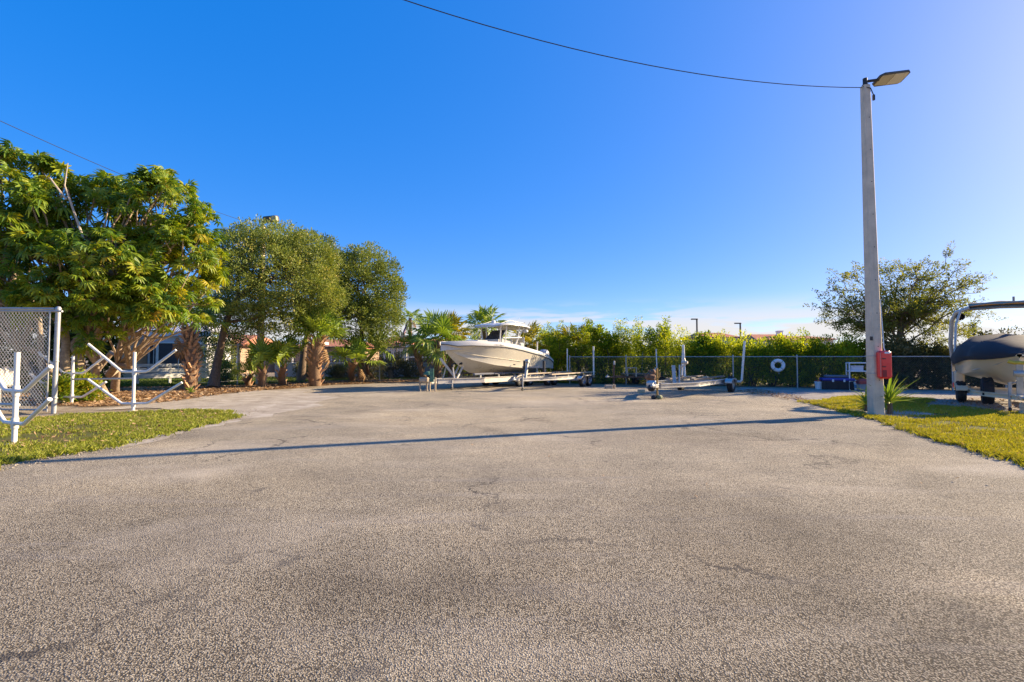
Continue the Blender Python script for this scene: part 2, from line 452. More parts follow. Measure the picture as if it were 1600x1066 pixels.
M['palm_dead'] = leafmat('dry_palm_fronds', [(0, (.20, .11, .045)), (1, (.42, .27, .13))], .2, .7, (1, .9, .7))
M['boot'] = mat_wood('palm_boot', (.30, .15, .07), (.62, .39, .22))
M['palm_trunk'] = mat_bark('palm_trunk_bark', (.10, .06, .035), (.30, .19, .11), (6, 6, 14))
M['bark'] = mat_bark('brown_bark', (.10, .065, .04), (.26, .18, .12))
M['bark_pale'] = mat_bark('pale_umbrella_bark', (.20, .14, .09), (.46, .35, .24), (4, 4, 5), .35)
M['bark_dark'] = mat_bark('dark_stem_bark', (.05, .038, .028), (.14, .10, .07))
M['dead_wood'] = mat_bark('bleached_dead_wood', (.38, .30, .22), (.60, .50, .38))
M['concrete'] = mat_concrete('pole_concrete', (.66, .55, .40))
M['concrete_wall'] = mat_concrete('wall_concrete', (.42, .41, .42))
M['white_pipe'] = plain('white_pvc_pipe', (.78, .75, .68), .4, 0, .05, 4, dirt=(.45, .40, .32, .35))
M['pvc_grey'] = plain('weathered_pvc', (.62, .60, .55), .5, 0, .08, 5, dirt=(.35, .32, .26, .5))
M['galv'] = plain('galvanised_steel', (.42, .42, .40), .5, .55, .15, 9, dirt=(.30, .27, .22, .3))
M['galv_wire'] = plain('galvanised_wire', (.62, .62, .58), .5, .4, .1, 9)
M['old_wire'] = plain('old_fence_wire', (.20, .20, .18), .7, .2, .15, 9)
M['alu'] = plain('aluminium_beam', (.55, .53, .49), .42, .65, .10, 3, dirt=(.42, .34, .25, .45))
M['alu_cream'] = plain('cream_trailer_paint', (.58, .54, .46), .45, .15, .08, 3, dirt=(.40, .28, .18, .5))  # pale cream paint of the trailer itself
M['rust'] = plain('rusty_steel', (.20, .11, .065), .85, .2, .35, 7, dirt=(.38, .22, .12, .6))
M['rubber'] = plain('tyre_rubber', (.018, .018, .019), .75, 0, .25, 10, dirt=(.12, .10, .08, .4))
M['black'] = plain('black_plastic', (.02, .02, .022), .5, 0, .2, 8)
M['rim'] = plain('steel_rim', (.55, .50, .42), .4, .5, .1, 6, dirt=(.30, .20, .12, .5))
M['chrome'] = plain('bright_rim', (.55, .56, .60), .22, .85, .08, 6)
M['bunk'] = mat_wood('bunk_board', (.34, .26, .17), (.56, .45, .32))
M['carpet'] = plain('bunk_carpet', (.16, .165, .19), .95, 0, .2, 30)
M['gel_cream'] = plain('cream_gelcoat', (.60, .545, .42), .28, 0, .03, 1.2, coat=.25, dirt=(.50, .42, .30, .18))
M['gel_white'] = plain('white_gelcoat', (.55, .53, .48), .28, 0, .03, 1.2, coat=.25)
M['gel_tan'] = plain('tan_gelcoat', (.74, .65, .46), .35, 0, .05, 1.2, coat=.2)
M['rub'] = plain('rub_rail', (.07, .065, .06), .5, 0, .1, 6)
M['smoke'] = mat_glass('smoked_screen')
M['glass'] = mat_glass('window_glass')
M['engine'] = plain('grey_engine_cowl', (.40, .40, .43), .35, 0, .06, 3, coat=.3)
M['cover'] = plain('navy_boat_cover', (.020, .019, .022), .8, 0, .25, 3, bump=.2, dirt=(.13, .11, .10, .35))
M['canvas'] = plain('tan_canvas', (.34, .26, .18), .9, 0, .18, 5, bump=.2)
M['red'] = plain('red_cabinet', (.97, .035, .03), .32, 0, .06, 4, coat=.3)
M['dkred'] = plain('faded_red_plastic', (.34, .06, .05), .5, 0, .12, 5)
M['greybox'] = plain('grey_plastic', (.30, .29, .27), .6, 0, .12, 5)
M['blue_lid'] = plain('blue_plastic_lid', (.045, .05, .30), .4, 0, .15, 5)
M['bluelabel'] = plain('blue_bucket_label', (.09, .25, .42), .5, 0, .1, 6)
M['orange'] = plain('orange_plastic', (.62, .18, .04), .6, 0, .2, 8)
M['white_plastic'] = plain('white_plastic', (.74, .74, .72), .45, 0, .05, 4, dirt=(.45, .43, .38, .25))
M['white_paint'] = plain('white_paint', (.80, .78, .73), .6, 0, .05, 3, dirt=(.5, .45, .38, .25))
M['yellow'] = plain('yellow_roller', (.55, .40, .04), .5, 0, .1, 6)
M['green_post'] = plain('green_painted_post', (.05, .16, .10), .6, 0, .2, 8, dirt=(.30, .25, .18, .5))
M['timber'] = mat_wood('weathered_timber', (.30, .24, .17), (.52, .44, .33))
M['pale_timber'] = mat_wood('cut_timber', (.50, .36, .20), (.70, .55, .35))
M['log'] = mat_wood('log_wood', (.12, .09, .065), (.32, .25, .18))
M['lamp_body'] = plain('bronze_lamp_body', (.10, .085, .065), .5, .3, .1, 6)
M['lamp_panel'] = plain('lamp_panel', (.48, .42, .26), .4, 0, .08, 6)
M['led'] = plain('led_lens', (.66, .60, .42), .3, 0, .1, 40)
M['wire'] = plain('black_cable', (.02, .02, .02), .6, 0, .1, 9)
M['stucco'] = plain('cream_stucco', (.66, .60, .52), .9, 0, .06, 1.5, bump=.2, dirt=(.45, .40, .34, .25))
M['stucco_w'] = plain('white_stucco', (.62, .62, .66), .9, 0, .05, 1.5, bump=.2, dirt=(.45, .43, .42, .3))
M['stucco_t'] = plain('tan_stucco', (.42, .29, .19), .9, 0, .06, 1.5, bump=.2)
M['roof_red'] = mat_rooftile('red_clay_tiles', (.34, .12, .06), (.56, .23, .12))
M['roof_grey'] = mat_rooftile('pale_grey_roof', (.40, .40, .43), (.56, .56, .60))
M['screen'] = plain('dark_screen', (.055, .05, .055), .8, 0, .2, 3)
M['picket'] = plain('black_railing', (.03, .03, .03), .5, 0, .2, 5)
M['life'] = plain('life_ring_foam', (.76, .75, .72), .6, 0, .05, 5)
M['rope'] = plain('grey_rope', (.50, .47, .40), .9, 0, .1, 20)
M['rock'] = plain('shell_pebble', (.36, .31, .23), .9, 0, .25, 8, bump=.3)

# ------------------------------------------------------------------ ground sheets
def dense(pts, step=.4, jit=.1, seed=1):
    r = random.Random(seed); out = []
    n = len(pts)
    for i in range(n):
        a = Vector(pts[i][:2]); b = Vector(pts[(i + 1) % n][:2]); d = b - a
        m = max(1, min(60, int(d.length / step))); nrm = Vector((-d.y, d.x)).normalized() if d.length else Vector((0, 0))
        for k in range(m):
            p = a + d * (k / m)
            out.append(p + nrm * (r.uniform(-jit, jit) + jit * math.sin(p.x * 1.7 + p.y * 2.3)))
    return out
def sheet(name, pts, z, mat, kind='structure', step=.4, jit=.1, seed=1):
    P = dense(pts, step, jit, seed)
    tris = tessellate_polygon([[Vector((p.x, p.y, 0)) for p in P]])
    me = bpy.data.meshes.new(name)
    fs_ = []
    for t in tris:
        a, b, c = (P[i] for i in t)
        fs_.append(t if (b - a).cross(c - a) > 0 else t[::-1])
    me.from_pydata([(p.x, p.y, z) for p in P], [], fs_); me.update()
    o = mobj(name, me, mat)
    o['kind'] = kind
    return o, P
def gp(*pix): return [G(x, y) for x, y in pix]
def inpoly(X, Y, P):
    px = np.array([p.x for p in P]); py = np.array([p.y for p in P]); ins = np.zeros(len(X), bool)
    j = len(P) - 1
    for i in range(len(P)):
        c = ((py[i] > Y) != (py[j] > Y)) & (X < (px[j] - px[i]) * (Y - py[i]) / (py[j] - py[i] + 1e-12) + px[i])
        ins ^= c; j = i
    return ins
def soft(X, Y, s, ph=0.0):
    return (np.sin(X * 1.3 * s + ph) + np.sin(Y * 1.7 * s + 1.3 * ph + np.sin(X * s)) + np.sin((X + Y) * 2.9 * s + ph) * .7 + np.sin((X - 1.6 * Y) * 5.1 * s) * .5) / 3.2
def scatter(P, n, dens=None):
    xs = np.array([p.x for p in P]); ys = np.array([p.y for p in P])
    X = rng.uniform(xs.min(), xs.max(), n * 4); Y = rng.uniform(ys.min(), ys.max(), n * 4)
    k = inpoly(X, Y, P); X, Y = X[k], Y[k]
    if dens is not None:
        k = rng.random(len(X)) < dens(X, Y); X, Y = X[k], Y[k]
    return X[:n], Y[:n]
def blades(name, X, Y, z, h, w, mat, label, cat, tint_fn=None, lean=.55):
    n = len(X); a = rng.uniform(0, 2 * PI, n); hh = h * rng.uniform(.45, 1.25, n); ww = w * rng.uniform(.6, 1.3, n)
    la = rng.uniform(0, 2 * PI, n); lm = hh * lean * rng.uniform(.1, 1.4, n)
    dx, dy = np.cos(a) * ww / 2, np.sin(a) * ww / 2
    zz = np.full(n, z)
    b0 = np.stack([X - dx, Y - dy, zz], 1); b1 = np.stack([X + dx, Y + dy, zz], 1)
    m1 = np.stack([X + dx * .8 + np.cos(la) * lm * .35, Y + dy * .8 + np.sin(la) * lm * .35, zz + hh * .6], 1)
    tp = np.stack([X + np.cos(la) * lm, Y + np.sin(la) * lm, zz + hh], 1)
    V = np.stack([b0, b1, m1, tp], 1).reshape(-1, 3)
    F = np.arange(n * 4).reshape(n, 4)
    t = rng.normal(.5, .24, n) + (tint_fn(X, Y) if tint_fn else 0)
    o = mobj(name, np_mesh(name, V, F, np.clip(t, 0, 1)), mat)
    tag(o, label, cat, kind='stuff')
    return o

# the ground goes on to the horizon
gm = MB(); gm.add([(-900, -200, -.006), (900, -200, -.006), (900, 1800, -.006), (-900, 1800, -.006)], [(0, 1, 2, 3)])
tag(gm.build('ground', M['dirt']), kind='structure')
# worn asphalt yard
asp = gp((-700, 1010), (-330, 830), (0, 728), (60, 718), (130, 707), (200, 694), (310, 668), (374, 652), (385, 642), (372, 632), (390, 620), (440, 613), (520, 604), (600, 599), (660, 597), (760, 598), (860, 603),
         (950, 604), (1100, 608), (1185, 613), (1255, 629), (1310, 642), (1372, 658), (1450, 683), (1520, 703), (1600, 727), (1900, 820), (2300, 960))
asp += [Vector((9, -8, 0)), Vector((-9, -8, 0))]
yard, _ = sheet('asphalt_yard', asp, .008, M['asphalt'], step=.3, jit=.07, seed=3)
# crumbling shell margin showing along both edges of the asphalt
def margin(name, line, w0, w1, z, mat, seed):
    L = gp(*line); P = []
    for i, p in enumerate(L):
        q = L[min(i + 1, len(L) - 1)] - L[max(i - 1, 0)]; n = Vector((-q.y, q.x, 0)).normalized(); P.append((p, n))
    poly = [p + n * w0 for p, n in P] + [p - n * w1 for p, n in reversed(P)]
    return sheet(name, poly, z, mat, step=.25, jit=.12, seed=seed)
margin('shell_margin', [(-160, 780), (0, 728), (60, 718), (130, 707), (200, 694), (310, 668), (374, 652)], .25, .22, .012, M['edge'], 5)
sheet('shell_margin', gp((300, 640), (380, 656), (480, 640), (520, 622), (470, 608), (380, 612), (250, 628), (150, 640)), .0115, M['edge'], step=.5, jit=.25, seed=6)
# gravel lane along the fence on the right, and under the parked boat
sheet('gravel_lane', [G(1150, 611), G(1255, 629), G(1330, 618.5), G(1460, 624), G(1420, 640), G(1600, 660), Vector((22, 12, 0)), Vector((30, 17, 0)), G(1500, 611), G(1245, 606.5), G(1160, 605)], .004, M['gravel'], step=.5, jit=.12, seed=8)
sheet('gravel_patch', gp((1350, 640), (1420, 636), (1470, 644), (1450, 655), (1400, 660), (1362, 656)), .0195, M['gravel'], step=.3, jit=.1, seed=12)
# grass verges
_, PL = sheet('verge', gp((-260, 770), (-120, 752), (0, 723), (60, 713), (130, 703), (200, 690), (310, 665), (366, 652), (345, 645), (290, 643), (200, 648), (100, 651), (0, 657), (-160, 668), (-420, 690)), .016, M['thatch'], step=.25, jit=.1, seed=9)
def dL(X, Y):
    d = np.clip(.62 + .5 * soft(X, Y, 1.3, .7) + .6 * soft(X, Y, 4.1, 2.2), .04, 1)
    bare = np.exp(-(((X + 8.3) / 1.2) ** 2 + ((Y - 8.7) / .55) ** 2))      # worn soil round the nearest rack post
    return np.clip(d - .9 * bare, .02, 1)
X, Y = scatter(PL, 56000, dL)
blades('grass', X, Y, .016, .052, .013, M['grass'], 'low green grass verge under the white pipe racks', 'grass', lambda a, b: .16 * soft(a, b, .9, 2.0))
PRpix = [(1255, 628.5), (1310, 641), (1372, 656), (1450, 681), (1520, 701), (1600, 724), (1850, 800), (2150, 790), (1900, 690), (1640, 650), (1600, 646), (1500, 637), (1440, 634), (1465, 624.5), (1400, 621), (1330, 619)]
_, PR = sheet('verge', gp(*PRpix), .0155, M['thatch'], step=.25, jit=.09, seed=10)
def dR(X, Y):
    d = np.clip(.58 + .6 * soft(X, Y, 1.15, 3.1) + .6 * soft(X, Y, 4.3, 1.1), .02, 1)
    b = np.exp(-(((X - 9.8) / 1.1) ** 2 + ((Y - 12.55) / .5) ** 2))
    c = np.exp(-(((X - 11.4) / .8) ** 2 + ((Y - 9.6) / .5) ** 2))
    return np.clip(d - 1.3 * b - .9 * c, .02, 1)
X, Y = scatter(PR, 90000, dR)
blades('grass', X, Y, .0155, .055, .013, M['grass_y'], 'yellow green grass verge round the foot of the concrete lamp pole', 'grass', lambda a, b: .16 * soft(a, b, .9, 1.0))
# ragged tufts and weeds straying over the edges of the verges
def stray(line, n, spread, mat, label):
    L = gp(*line); k = rng.integers(0, len(L) - 1, n // 14); t = rng.random(n // 14)
    A = np.array([(p.x, p.y) for p in L]); c = A[k] * (1 - t)[:, None] + A[k + 1] * t[:, None] + rng.normal(0, spread, (n // 14, 2))
    P = np.repeat(c, 14, 0) + rng.normal(0, .035, (len(c) * 14, 2))
    blades('grass', P[:, 0], P[:, 1], .012, .075, .014, mat, label, 'grass', None, .9)
stray([(-60, 745), (0, 726), (60, 716), (130, 706), (200, 692), (310, 667), (366, 653), (345, 645), (290, 643), (200, 648), (100, 651)], 7000, .10, M['grass'], 'stray tufts along the ragged edge of the left verge')
stray([(1255, 628.5), (1310, 641.5), (1372, 657), (1450, 682), (1520, 702), (1600, 725), (1700, 755)], 6000, .09, M['grass_y'], 'stray tufts along the ragged edge of the right verge')
X, Y = scatter(PL, 1400); litter_later = [(X, Y)]
# mulch bed under the trees and lawn behind it
_, PM = sheet('mulch_bed', gp((-60, 640), (90, 632), (150, 636), (230, 632), (310, 622), (380, 613), (440, 608), (520, 601.5), (620, 597.5), (690, 596.5), (690, 593), (560, 594.5), (470, 598), (380, 603), (250, 605), (60, 610), (-100, 612)), .006, M['mulch'], step=.4, jit=.2, seed=13)
X, Y = scatter(PM, 26000)
def litter(name, X, Y, z, s, label, mat=None):
    n = len(X); a = rng.uniform(0, 2 * PI, n); L = s * rng.uniform(.5, 1.5, n); W = L * rng.uniform(.25, .6, n)
    d = np.stack([np.cos(a), np.sin(a), rng.normal(0, .3, n)], 1); p = np.stack([-np.sin(a), np.cos(a), rng.normal(0, .35, n)], 1)
    c = np.stack([X, Y, z + rng.uniform(.012, .05, n)], 1)
    V = np.stack([c - d * L[:, None] / 2, c + p * W[:, None] / 2, c + d * L[:, None] / 2, c - p * W[:, None] / 2], 1).reshape(-1, 3)
    V[:, 2] = np.maximum(V[:, 2], z + .003)
    o = mobj(name, np_mesh(name, V, np.arange(4 * n).reshape(n, 4), np.clip(rng.normal(.5, .25, n), 0, 1)), mat or M['litter'])
    return tag(o, label, 'litter', kind='stuff')
litter('leaf_litter', X, Y, .008, .13, 'dry brown leaves lying under the trees')
lawn_pts = gp((-60, 611), (60, 610), (250, 605), (380, 602.5), (470, 598), (560, 594.5), (690, 593), (900, 600), (1000, 600)) + [Vector((8, 31, 0)), Vector((0, 37, 0)), Vector((-30, 37, 0)), Vector((-40, 24, 0))]
_, PW = sheet('lawn', lawn_pts, .003, M['lawn'], step=.6, jit=.15, seed=15)
X, Y = scatter(PW, 60000)
blades('grass', X, Y, .003, .10, .035, M['lawn_grass'], 'green lawn behind the palms and the mulch bed', 'grass')
litter('leaf_litter', litter_later[0][0], litter_later[0][1], .03, .06, 'brown dead leaves caught in the left verge')
PA = dense([Vector((-6, 4, 0)), Vector((6, 4, 0)), Vector((8, 22, 0)), Vector((-9, 22, 0))], 2, 0)
X, Y = scatter(PA, 130); litter('leaf_litter', X, Y, .009, .04, 'few small dry leaves blown over the asphalt')
# weeds and scraps along the asphalt edges
PE = dense(gp((1150, 612), (1255, 630), (1310, 642), (1300, 634), (1255, 622), (1180, 608)), .4, .05)
X, Y = scatter(PE, 1500); litter('leaf_litter', X, Y, .012, .07, 'dry scraps along the gravel beside the fence')
# loose pebbles along the crumbled left edge
def pebbles(name, line, n, spread, s, label):
    L = gp(*line); V = []; F = []
    base = np.array([(1, 0, 0), (-1, 0, 0), (0, 1, 0), (0, -1, 0), (0, 0, .7), (0, 0, -.3)], float)
    tri = [(0, 2, 4), (2, 1, 4), (1, 3, 4), (3, 0, 4), (2, 0, 5), (1, 2, 5), (3, 1, 5), (0, 3, 5)]
    for i in range(n):
        k = rng.integers(0, len(L) - 1); t = rng.random(); p = L[k].lerp(L[k + 1], t)
        c = np.array([p.x + rng.normal(0, spread), p.y + rng.normal(0, spread), .016])
        a = rng.uniform(0, PI); R = np.array([[math.cos(a), -math.sin(a), 0], [math.sin(a), math.cos(a), 0], [0, 0, 1]])
        b = len(V); V += list((base * rng.uniform(.5, 1.3, (6, 3)) * s * rng.uniform(.4, 1.4)) @ R.T + c); F += [tuple(q + b for q in f) for f in tri]
    o = mobj(name, np_mesh(name, np.array(V), np.array(F)), M['rock']); return tag(o, label, 'pebbles', kind='stuff')
pebbles('pebbles', [(-60, 745), (0, 729), (60, 719), (130, 708), (200, 695), (310, 669), (374, 652), (390, 640)], 520, .2, .016, 'loose shell pebbles along the left edge of the asphalt')
pebbles('pebbles', [(1255, 629), (1310, 642), (1372, 657), (1450, 683), (1520, 703), (1600, 726)], 260, .12, .015, 'loose shell pebbles along the right edge of the asphalt')

# ------------------------------------------------------------------ vegetation tools
def unit(v): return v / (np.linalg.norm(v, axis=-1, keepdims=True) + 1e-9)
def rdir(n): return unit(rng.normal(size=(n, 3)))
def leaf_quads(c, d, up, L, W, fold=.18, droop=.12):
    """n leaves: base c, direction d, approximate up; -> V (4n,3), F"""
    s = unit(np.cross(d, up)); u = unit(np.cross(s, d)); L = L[:, None]; W = W[:, None]
    mid = c + d * L * .48
    tip = c + d * L - u * L * droop
    V = np.stack([c, mid + s * W / 2 + u * W * fold, tip, mid - s * W / 2 + u * W * fold], 1).reshape(-1, 3)
    return V, np.arange(len(c) * 4).reshape(-1, 4)
def clump_cloud(centres, outs, nleaf, csize, L, W, flat=.75, updir=.35, tint0=.5, tsd=.16, csd=.12):
    n = len(centres); cs = csize * rng.uniform(.6, 1.35, n)
    c = np.repeat(centres, nleaf, 0); o = np.repeat(outs, nleaf, 0)
    dv = rdir(n * nleaf); r = rng.random(n * nleaf) ** (1 / 2.2)
    off = dv * (r * np.repeat(cs, nleaf))[:, None]; off[:, 2] *= flat
    d = unit(dv * .9 + o * .6 + rdir(n * nleaf) * .7 + np.array([0, 0, updir]))
    up = unit(rdir(n * nleaf) * .8 + np.array([0, 0, 1.0]))
    V, F = leaf_quads(c + off, d, up, L * rng.uniform(.6, 1.3, n * nleaf), W * rng.uniform(.6, 1.3, n * nleaf))
    t = np.repeat(rng.normal(tint0, csd, n), nleaf) + rng.normal(0, tsd, n * nleaf)
    return V, F, np.clip(t, 0, 1)
def lobe_points(lobes, n, shell=.55):
    """lobes: (centre, radii); clump centres biased to the outside of the lobes"""
    w = np.array([l[1][0] * l[1][1] * l[1][2] for l in lobes]) ** (2 / 3); w = w / w.sum()
    idx = rng.choice(len(lobes), n, p=w); dv = rdir(n); r = shell + (1 - shell) * rng.random(n) ** .6
    C = np.array([tuple(l[0]) for l in lobes])[idx]; R = np.array([tuple(l[1]) for l in lobes])[idx]
    return C + dv * r[:, None] * R, unit(dv / R), C
def lobe_px(px, py, rx, ry, Y, base, depth=1.0):
    c = at(px, py, Y) - base; k = Y / FPX
    return (c, (rx * k, rx * k * depth, ry * k))
def limb(mb, a, b, r0, r1, n=6, segs=5, wob=.12, bow=.15):
    a, b = Vector(a), Vector(b); d = b - a; L = d.length
    side = Vector((random.uniform(-1, 1), random.uniform(-1, 1), random.uniform(-.4, 1))).normalized() * L * bow
    pts = []; rs = []
    for i in range(segs + 1):
        t = i / segs
        p = a + d * t + side * math.sin(PI * t)
        if 0 < i < segs: p += Vector((random.gauss(0, 1), random.gauss(0, 1), random.gauss(0, 1))) * L * wob * .12
        pts.append(p); rs.append(r0 + (r1 - r0) * t)
    mb.tube(pts, rs, n)
    return pts
def broad_tree(name, label, cat, base, lobes_px, trunk_pts, r0, r1, nclump, nleaf, csize, L, W, mat, bark, group=None, shell=.55, nlimb=22, twig=True, updir=.35, tint0=.5, depth=1.0, flat=.75):
    t = thing(name, label, cat, base, 0, group)
    lobes = [lobe_px(*l[:4], l[4], base, depth) for l in lobes_px]
    C, O, LC = lobe_points(lobes, nclump, shell)
    k = C[:, 2] > .25; C, O, LC = C[k], O[k], LC[k]
    V, F, T = clump_cloud(C, O, nleaf, csize, L, W, flat, updir, tint0)
    V[:, 2] = np.maximum(V[:, 2], .02)
    mobj('crown', np_mesh('crown', V, F, T), mat, t)
    tp = [Vector(p) - base for p in trunk_pts]; m = len(tp)
    MB().tube(tp, [r0 * 1.35] + [r0 + (r1 - r0) * i / (m - 1) for i in range(1, m)], 12).build('trunk', bark, t, True)
    lb = MB(); heads = tp[-2:]
    for lc, lr in lobes: limb(lb, tp[-1 if random.random() < .6 else -2], lc, r1 * .7, r1 * .3)
    for i in rng.choice(len(C), min(nlimb, len(C)), replace=False):
        limb(lb, Vector(LC[i]).lerp(heads[-1], .25), Vector(C[i]), r1 * .3, r1 * .08, 5)
    lb.build('limbs', bark, t, True, kind='stuff' if False else None)
    return t

# palmate leaf of the umbrella tree, fan frond of the palms, strap leaf of the yucca
def palmate_template(nl=10, pet=.34, L=.33, W=.10, droop=.5, seed=0):
    r = np.random.default_rng(seed); V = []; F = []; T = []
    def quad(a, b, c, d, t):
        i = len(V); V.extend([a, b, c, d]); F.append((i, i + 1, i + 2, i + 3)); T.append(t)
    hub = np.array([pet, 0, 0])
    for w in ((0, .007, 0), (0, 0, .007)):
        w = np.array(w); quad(np.zeros(3) - w, np.zeros(3) + w, hub + w * .8, hub - w * .8, .75)
    for i in range(nl):
        a = -2.55 + 5.1 * i / (nl - 1) + r.normal(0, .06); l = L * r.uniform(.8, 1.1) * (1 - .18 * abs(a) / 2.55)
        dr = droop * r.uniform(.6, 1.3)
        d = np.array([math.cos(a), math.sin(a), 0]); s = np.array([-math.sin(a), math.cos(a), 0])
        p0 = hub + d * .03; p1 = hub + d * l * .5 - np.array([0, 0, l * dr * .18]); p2 = hub + d * l * .95 - np.array([0, 0, l * dr * .75])
        w = W / 2; t = r.uniform(-.12, .12)
        up = np.array([0, 0, .022])
        quad(p0 - s * .006, p1 - s * w + up, p1, p0, t); quad(p0, p1, p1 + s * w + up, p0 + s * .006, t)
        quad(p1 - s * w + up, p2 - s * .012, p2, p1, t); quad(p1, p2, p2 + s * .012, p1 + s * w + up, t)
    return np.array(V), np.array(F), np.array(T)
def fan_template(seg=26, pet=.7, L=.75, W=.07, spread=2.3, cost=.25, droop=.35, seed=0):
    r = np.random.default_rng(seed); V = []; F = []; T = []
    def quad(a, b, c, d, t):
        i = len(V); V.extend([a, b, c, d]); F.append((i, i + 1, i + 2, i + 3)); T.append(t)
    hub = np.array([pet, 0, 0.])
    for w in ((0, .018, 0), (0, 0, .014)):
        w = np.array(w); quad(-w * 1.3, w * 1.3, hub + w * .6, hub - w * .6, .15)
    for i in range(seg):
        f = 2 * i / (seg - 1) - 1; a = f * spread
        o = hub + np.array([cost * (1 - abs(f)), 0, -cost * .3 * (1 - abs(f))])
        l = L * (1 - .25 * f * f) * r.uniform(.88, 1.08)
        d = np.array([math.cos(a), math.sin(a), .12 + .1 * abs(f)]); s = np.array([-math.sin(a), math.cos(a), 0]); w = W / 2
        z = np.array([0, 0, 1.]); dr = droop * r.uniform(.4, 1.6)
        p1 = o + d * l * .55; p2 = o + d * l * .97 - z * l * dr * .55
        t = r.uniform(-.12, .12); fz = z * w * .7 * (1 if i % 2 else -1)
        quad(o - s * .004, p1 - s * w + fz, p1 + s * w - fz, o + s * .004, t)
        quad(p1 - s * w + fz, p2 - s * .004, p2 + s * .004, p1 + s * w - fz, t + (.12 if r.random() < .2 else 0))
    return np.array(V), np.array(F), np.array(T)
def strap_template(L=.8, W=.05, arch=.35, n=5, seed=0):
    V = []; F = []
    for i in range(n + 1):
        t = i / n; w = W * (1 - t ** 2.2) * (.6 + .8 * min(1, t * 3)) / 1.4 + .002
        x = L * t; z = -arch * L * t * t
        V += [(x, -w / 2, z + w * .25), (x, 0, z), (x, w / 2, z + w * .25)]
    for i in range(n):
        b = i * 3; F += [(b, b + 3, b + 4, b + 1), (b + 1, b + 4, b + 5, b + 2)]
    return np.array(V), np.array(F), np.zeros(len(F))
def tmesh(name, tpl, tint, mat):
    me = np_mesh(name, tpl[0], tpl[1], np.clip(tpl[2] + tint, 0, 1)); me.materials.append(mat); return me
def frame(az, elv, roll=0.0):
    """local +x to direction (az, elv)"""
    return Matrix.Rotation(az, 3, 'Z') @ Matrix.Rotation(-elv, 3, 'Y') @ Matrix.Rotation(roll, 3, 'X')
_fan = {}
def fans(matkey):
    if matkey not in _fan:
        _fan[matkey] = [tmesh('frond', fan_template(24, .7, .75, .075, 2.2, .25, dr, i), tn, M[matkey]) for i, (dr, tn) in enumerate([(.25, .35), (.45, .5), (.7, .55), (.4, .65), (.95, .6)])]
    return _fan[matkey]
def place(me, name, parent, loc, R, scale=1.0):
    o = bpy.data.objects.new(name, me)
    o.matrix_basis = Matrix.LocRotScale(Vector(loc), R.to_quaternion(), Vector((scale,) * 3))
    return link(o, parent)
bootm = MB().add([(0, -.055, 0), (0, .055, 0), (.05, .035, .11), (.05, -.035, .11), (.13, .02, .24), (.13, -.02, .24), (-.02, -.05, .05), (-.02, .05, .05), (.02, .02, .2), (.02, -.02, .2)],
                 [(0, 1, 2, 3), (3, 2, 4, 5), (6, 9, 8, 7), (0, 3, 9, 6), (1, 7, 8, 2), (3, 5, 9), (2, 8, 4), (5, 4, 8, 9)]).mesh('boot'); bootm.materials.append(M['boot'])
def sabal(name, label, base, top, r, nfr, fs, matkey='palm', boots=0, dead=0, group=None, elo=-.5, ehi=1.35, boot_s=1.0, roll=.6):
    """palm with trunk from base to top (world), fronds of scale fs"""
    t = thing(name, label, 'palm', base, 0, group)
    tp = Vector(top) - Vector(base); pts = []; rs = []
    for i in range(9):
        k = i / 8; pts.append(tp * k + Vector((0, 0, 0)) + Vector((tp.y, -tp.x, 0)) * .12 * math.sin(PI * k)); rs.append(r * (1.15 - .25 * k + .06 * (i % 2)))
    MB().tube(pts, rs, 12).build('trunk', M['palm_trunk'], t, True)
    for i in range(boots):
        k = (i + .5) / boots; a = i * 2.4; j = min(7, int(k * 8)); p = pts[j].lerp(pts[j + 1], k * 8 - j)
        q = p + Vector((math.cos(a), math.sin(a), 0)) * r * .92
        place(bootm, 'boot', t, q, Matrix.Rotation(a, 3, 'Z') @ Matrix.Rotation(random.uniform(-.25, .35), 3, 'Y'), boot_s * random.uniform(.8, 1.3))
    fm = fans(matkey)
    for i in range(nfr):
        k = i / max(1, nfr - 1); a = i * 2.399 + random.uniform(-.3, .3); e = ehi + (elo - ehi) * k + random.uniform(-.15, .15)
        me = fm[min(4, int(k * 4 + random.random()))]
        place(me, 'frond', t, tp + Vector((math.cos(a), math.sin(a), 0)) * r * .5, frame(a, e, random.uniform(-roll, roll)), fs * random.uniform(.8, 1.15))
    dm = fans('palm_dead')
    for i in range(dead):
        a = i * 2.1 + .5
        place(dm[4], 'dry_frond', t, tp + Vector((math.cos(a), math.sin(a), 0)) * r * .6 - Vector((0, 0, .15)), frame(a, -1.15 + random.uniform(-.2, .2)), fs * random.uniform(.6, .9))
    return t

# ------------------------------------------------------------------ umbrella tree on the left
base = G(140, 624)
ut = thing('umbrella_tree', 'large spreading umbrella tree with glossy fan leaves and several pale trunks', 'tree', base)
UL = [(10, 300, 62, 70, 15.6), (60, 275, 30, 30, 15.8), (135, 335, 75, 62, 16.5), (185, 310, 45, 32, 17.0), (252, 335, 70, 58, 16.8), (262, 300, 35, 28, 16.8), (35, 405, 85, 62, 15.2), (160, 420, 105, 62, 15.6), (285, 400, 58, 60, 16.6),
      (115, 470, 80, 40, 15.4), (215, 465, 66, 42, 15.8), (325, 400, 24, 45, 17.4), (265, 500, 52, 26, 16.4), (-80, 360, 80, 110, 15.5), (150, 530, 50, 20, 16.2), (310, 455, 34, 30, 17.2), (40, 350, 60, 60, 15.0)]
lobes = [lobe_px(*l, base, .8) for l in UL]
C, O, LC = lobe_points(lobes, 560, .5)
tb = []; tb_r = []
